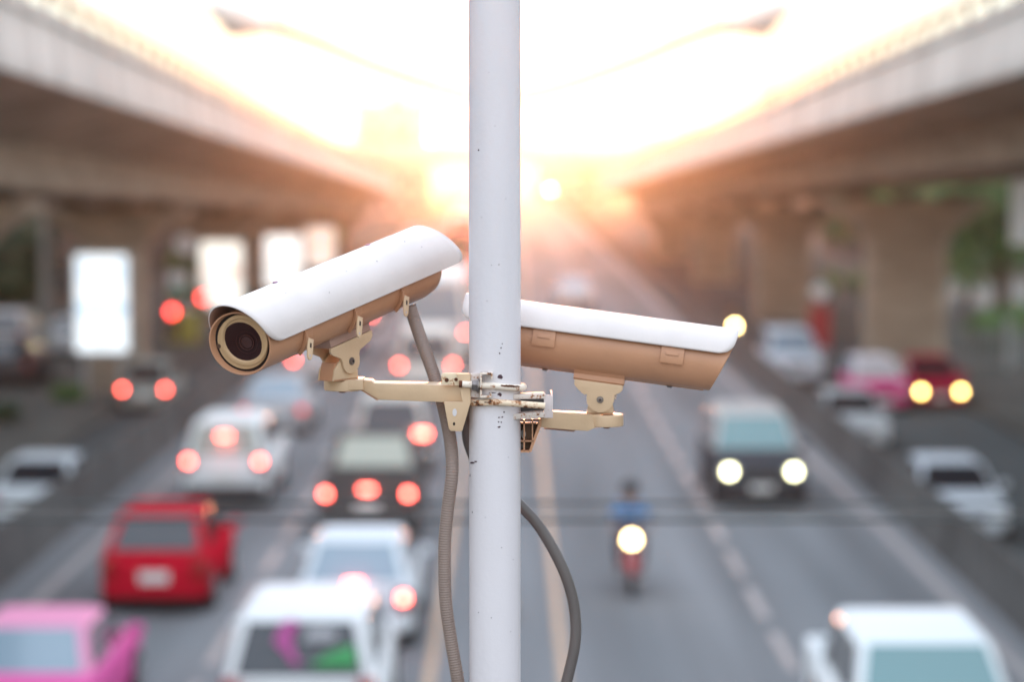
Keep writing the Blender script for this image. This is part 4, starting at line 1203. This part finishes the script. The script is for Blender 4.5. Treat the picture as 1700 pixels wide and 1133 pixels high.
def yoke(F, qb, zbase, root, org, half=19, wid=21, e=None):
    """lower yoke standing on the pivot: two plates joined by a front web"""
    s = F.sc
    ah = Vector((-F.a.x, -F.a.y, 0)).normalized()
    rr = F.r
    h0 = (qb.z - zbase) / s
    poly = [(-44, -h0), (24, -h0), (22, -h0 + 18), (17, -8), (14, 10), (4, 17), (-10, 15), (-22, 6), (-32, -4), (-40, -h0 + 20)] if e is None else e(h0)
    for r_ in (-4.8, -half * 2 + 0.4 - 4.8 + 5):
        mb = MB(); mb.loft([[qb + ah * x * s + Vector((0, 0, z * s)) + rr * (q) * s for x, z in poly] for q in (r_ - 3.6, r_ - .2)])
        mb.build('yoke_plate', CREAM, root, org=org, bev=.0007)
    mb = MB()
    x0 = poly[0][0]
    mb.loft([[qb + ah * x * s + Vector((0, 0, z * s)) + rr * q * s for x, z in ((x0 + 1, -h0 + .5), (x0 + 4.5, -h0 + .5), (x0 + 12, 4 - 6), (x0 + 7.5, 4 - 6))] for q in (-8, -half * 2)])
    mb.build('yoke_web', BEIGE, root, org=org, bev=.0004)
    mb = MB()
    mb.loft([[qb + ah * x * s + Vector((0, 0, -h0 * s - .4 * s + z * s)) + rr * q * s for x, q in ((x0 + 1, -5), (23, -5), (23, -half * 2 - 3), (x0 + 1, -half * 2 - 3))] for z in (0, 3.5)])
    mb.build('yoke_base', BEIGE, root, org=org, bev=.0005)


zbL = P(580, 631, qb.y).z
yoke(FL, qb, zbL, camL, oL)
# arm bracket of the left camera
Yc = qb.y + .022
arm = MB()
pc = P(570, 640, Yc)
arm.lathe(P(570, 630.5, Yc), P(570, 648.5, Yc) - P(570, 630.5, Yc), [(0, 31 * S0), (1.2 * S0, 32.5 * S0), (16.8 * S0, 32.5 * S0), (18 * S0, 31 * S0)], 48)
pp(arm, [(570, 631.2), (602, 631.2), (603, 648), (570, 648)], Yc - 31 * S0, Yc + 31 * S0)
arm.build('pivot_pad', CREAM, camL, org=oL, bev=.0006)
MB().lathe(P(568, 648.4, Yc), (0, 0, -1), [(0, 6.5 * S0), (4 * S0, 6 * S0)], 6).build('pivot_bolt', mat('bolt_brown', (.16, .08, .06), .5, .3), camL, org=oL)
am = MB()
def slab(mb, top, y_of):
    """solid with photo outline; front and back depth vary along x"""
    fr = [P(a, b, y_of(a)[0]) for a, b in top]; bk = [Vector((f.x, y_of(a)[1], f.z)) for f, (a, b) in zip(fr, top)]
    mb.loft([fr, bk])
ya = lambda x: (Yc - 24 * S0 + (POLE_Y - 20 * S0 - (Yc - 24 * S0) - 20 * S0) * max(0, (x - 602)) / 178.0, Yc + 20 * S0 + (POLE_Y + 26 * S0 - Yc - 20 * S0) * max(0, (x - 602)) / 178.0)
slab(am, [(602.5, 631.8), (617, 633), (621, 637.2), (768, 640.5), (768, 669.5), (629, 664.3), (602.5, 648.3)], ya)
am.build('arm', CREAM, camL, org=oL, bev=.0012)
am = MB()
slab(am, [(629, 664), (602.5, 648), (597, 647.5), (626, 665.5)], lambda x: (ya(x)[0] + .004, ya(x)[1] - .002))
am.build('arm_rib', BEIGE, camL, org=oL)
fl = MB()
slab(fl, [(758, 621), (781, 621), (781.5, 668), (767.5, 716), (764, 717), (748, 716), (745, 712), (737, 668), (768, 668)], lambda x: (POLE_Y - 46 * S0, POLE_Y - 36 * S0))
fl.build('wall_flange', CREAM, camL, org=oL, bev=.001)
fl = MB(); slab(fl, [(733, 622.5), (736, 620), (782, 620.5), (782, 641), (768, 641), (732, 639)], lambda x: (POLE_Y - 40 * S0, POLE_Y - 32 * S0))
fl.build('top_flange', rusty('cream_rusty4', (.72, .58, .40), .36, 120), camL, org=oL, bev=.001)
fl = MB(); slab(fl, [(768, 669), (781.5, 668), (767.5, 716)], lambda x: (POLE_Y - 44 * S0, POLE_Y + 44 * S0)); fl.build('gusset', CREAM, camL, org=oL, bev=.0006)
for x, y, r_ in ((741.5, 631.5, 3.6), (757, 630.5, 3.0), (770.5, 630, 3.4)):
    q = P(x, y, POLE_Y - 40.3 * S0); m2 = MB().lathe(q, (0, -1, 0), [(0, r_ * S0), (1.2 * S0, r_ * .9 * S0)], 12); m2.build('rusty_bolt', RUSTM, camL, org=oL)
for x, y, rx, ry, m in ((754.8, 685.3, 3.6, 6.4, mat('hole_light', (.62, .58, .58), .7)), (753.8, 704.3, 2.0, 2.8, DARKH)):
    m2 = MB(); q = [P(x + math.cos(k * math.pi / 10) * rx, y + math.sin(k * math.pi / 10) * ry, POLE_Y - 46.4 * S0) for k in range(20)]
    m2.loft([q, [v_ + Vector((0, .0006, 0)) for v_ in q]]); m2.build('flange_hole', m, camL, org=oL)

# RIGHT camera: turned away, front lower right
psi = R(4.5); al = R(7.4)
aR = Vector((math.cos(psi) * math.cos(al), -math.sin(psi), -math.cos(psi) * math.sin(al)))
YR = POLE_Y + .072
FR = Frame(P(1188, 603, YR), aR, YR / FPX)
camR = tag(empty('security_camera', P(1000, 690, POLE_Y)), 'right security camera seen from its side pointing away to the right', 'security camera', 'security cameras on the pole')
oR = tuple(camR.location)
RbR = 47
camera_unit(FR, RbR, 410, camR, oR, f0=-13, fs=17)
add_front(FR, RbR, camR, oR)
shR = shield(FR, 53, 7, 21, -32, 428, 9, camR, oR, rcorn=20)
for t0 in (54, 268):
    o = cyl_patch(FR, RbR, t0, t0 + 38, R(30), R(-8), 4.5).build('side_hinge', BEIGE, camR, org=oR, bev=.0006)
    cyl_patch(FR, RbR, t0 + 9, t0 + 30, R(14), R(8), 6.5).build('hinge_pin', BEIGE, o, org=oR, bev=.0004)
for t in (71, 281): MB().lathe(FR.p(t, -RbR - 1, 2), -FR.u, [(0, 5 * FR.sc), (3 * FR.sc, 4 * FR.sc)], 12).build('screw', STEEL, camR, org=oR)
rl = MB()
rl.loft([[FR.p(t, -RbR + 6, -20), FR.p(t, -RbR + 14, 22), FR.p(t, -RbR + 6, 24), FR.p(t, -RbR + 1, 20), FR.p(t, -RbR - 7, 22), FR.p(t, -RbR - 10, 19), FR.p(t, -RbR - 10, -19)] for t in (146, 231)])
rl.build('mount_rail', BEIGE, camR, org=oR, bev=.0008)
qr = hinge(FR, RbR, 182, -85, 20, -20, 148, 229, -RbR - 9.5, camR, oR, 1, 4.3)
zbR = P(1000, 688, qr.y).z
yoke(FR, qr, zbR, camR, oR, half=18, e=lambda h0: [(-22, -h0), (22, -h0), (21, -h0 + 12), (18, -6), (14, 10), (0, 15), (-14, 10), (-18, -6), (-20, -h0 + 12)])
Yq = qr.y + .02
arm = MB()
arm.lathe(P(1005, 688, Yq), P(1005, 708.5, Yq) - P(1005, 688, Yq), [(0, 30 * S0), (1.2 * S0, 31 * S0), (19 * S0, 31 * S0), (20 * S0, 30 * S0)], 48)
arm.build('pivot_pad', CREAM, camR, org=oR, bev=.0006)
MB().lathe(P(1007, 708.4, Yq), (0, 0, -1), [(0, 6 * S0), (3.5 * S0, 5.5 * S0)], 6).build('pivot_bolt', mat('bolt_brown', (.16, .08, .06), .5, .3), camR, org=oR)
yb = lambda x: (Yq - 22 * S0 + (POLE_Y + 30 * S0 - Yq + 22 * S0) * max(0, (985 - x)) / 88.0, Yq + 22 * S0 + (POLE_Y + 60 * S0 - Yq - 22 * S0) * max(0, (985 - x)) / 88.0)
am = MB(); slab(am, [(897, 683.5), (985, 689), (998, 688.2), (998, 708.6), (993, 709), (976, 716.3), (956, 715.2), (896, 710)], yb)
am.build('arm', CREAM, camR, org=oR, bev=.0012)
am = MB(); slab(am, [(903, 710.5), (956, 714.5), (953, 717.5), (903, 713)], lambda x: (Yq - 18 * S0, Yq + 18 * S0)); am.build('arm_rib', mat('rail_brown', (.36, .22, .17), .5), camR, org=oR)
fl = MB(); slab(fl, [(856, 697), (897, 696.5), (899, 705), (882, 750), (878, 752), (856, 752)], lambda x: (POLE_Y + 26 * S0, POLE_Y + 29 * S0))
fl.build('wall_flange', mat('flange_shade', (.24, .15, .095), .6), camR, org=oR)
fl = MB()
for poly in ([(894, 696.5), (899, 696.5), (899, 706), (882, 751), (877.5, 751), (894, 704)], [(856, 748.5), (879, 748.5), (879, 752), (856, 752)], [(856, 732), (886, 732), (886, 734), (856, 734)],
             [(869, 698), (871.5, 698), (871.5, 750), (869, 750)], [(883, 697), (885, 697), (885, 731), (883, 731)], [(856, 702), (895, 702), (895, 704), (856, 704)]):
    slab(fl, poly, lambda x: (POLE_Y - 2 * S0, POLE_Y + 26 * S0))
fl.build('flange_rib', BEIGE, camR, org=oR)
for x, y, rx, ry in ((868.5, 721, 4.5, 7), (866.5, 741, 2.5, 4)):
    m2 = MB(); q = [P(x + math.cos(k * math.pi / 10) * rx, y + math.sin(k * math.pi / 10) * ry, POLE_Y + 25.6 * S0) for k in range(20)]
    m2.loft([q, [v_ + Vector((0, .0006, 0)) for v_ in q]]); m2.build('flange_hole', mat('hole_white', (.85, .85, .85), .7), camR, org=oR)


# ---- conduits -----------------------------------------------------------------------
def ribbed(pts, r, pitch, depth, name, m, label):
    path = smooth_path(pts, 60)
    # resample by arc length so that the ribs are even
    out_, acc, rad = [path[0]], 0, []
    step = pitch / 4
    for i in range(len(path) - 1):
        a, b = path[i], path[i + 1]; d = (b - a).length
        while acc + d >= step:
            t = (step - acc) / d; a = a.lerp(b, t); out_.append(a); d = (b - a).length; acc = 0
        acc += d
    rad = [r - depth * (.5 - .5 * math.cos(2 * math.pi * i / 4)) for i in range(len(out_))]
    o = MB().tube(out_, rad, 20).build(name, m, sharp=70, org=tuple(out_[0]))
    return tag(o, label, 'cable conduit', 'cable conduits')


Yd = FL.p(380, -50, 0).y
pl = [(681, 508, Yd), (688, 532, Yd), (703, 575, Yd - .02), (722, 628, POLE_Y + .06), (737, 680, POLE_Y + .045), (748, 735, POLE_Y + .02), (750.5, 785, POLE_Y), (744, 840, POLE_Y), (739, 890, POLE_Y), (738, 940, POLE_Y),
      (740, 1000, POLE_Y), (748, 1060, POLE_Y), (759, 1125, POLE_Y), (770, 1200, POLE_Y + .01), (776, 1320, POLE_Y + .03), (776, 1700, POLE_Y + .045)]
ribbed([P(*q) for q in pl], 11.3 * S0, 4.3 * S0, 1.1 * S0, 'cable_conduit', COND, 'ribbed grey-brown conduit from the left camera down beside the pole')
Ye = POLE_Y + .06
pr = [(838, 585, POLE_Y + .11), (825, 612, POLE_Y + .10), (795, 645, POLE_Y + .085), (781, 675, Ye), (776, 705, Ye - .01), (779, 738, Ye), (800, 785, Ye), (835, 812, Ye), (862, 838, Ye), (893, 872, Ye), (922, 920, Ye), (943, 968, Ye), (954, 1015, Ye), (955, 1065, Ye), (944, 1120, Ye),
      (925, 1190, Ye), (895, 1300, Ye), (868, 1420, Ye), (862, 1700, Ye)]
ribbed([P(*q) for q in pr], 9.8 * S0, 3.6 * S0, .45 * S0, 'cable_conduit', HOSE, 'dark grey conduit looping out to the right of the pole')

# ------------------------------------------------------------------ haze: even warm air round everything
hz = MB().box((0, 215, 7.0), (260, 500, 18.2)).build('haze', mat('haze_air', (1, 1, 1)))
hm_ = bpy.data.materials.new('haze_volume'); hm_.use_nodes = True
t = hm_.node_tree
for n in list(t.nodes): t.nodes.remove(n)
o_ = t.nodes.new('ShaderNodeOutputMaterial'); pv = t.nodes.new('ShaderNodeVolumePrincipled')
pv.inputs['Color'].default_value = (*HAZE_COL, 1); pv.inputs['Density'].default_value = HAZE_DENS; pv.inputs['Anisotropy'].default_value = HAZE_G
t.links.new(pv.outputs[0], o_.inputs['Volume'])
hz.data.materials[0] = hm_
tag(hz, kind='stuff')
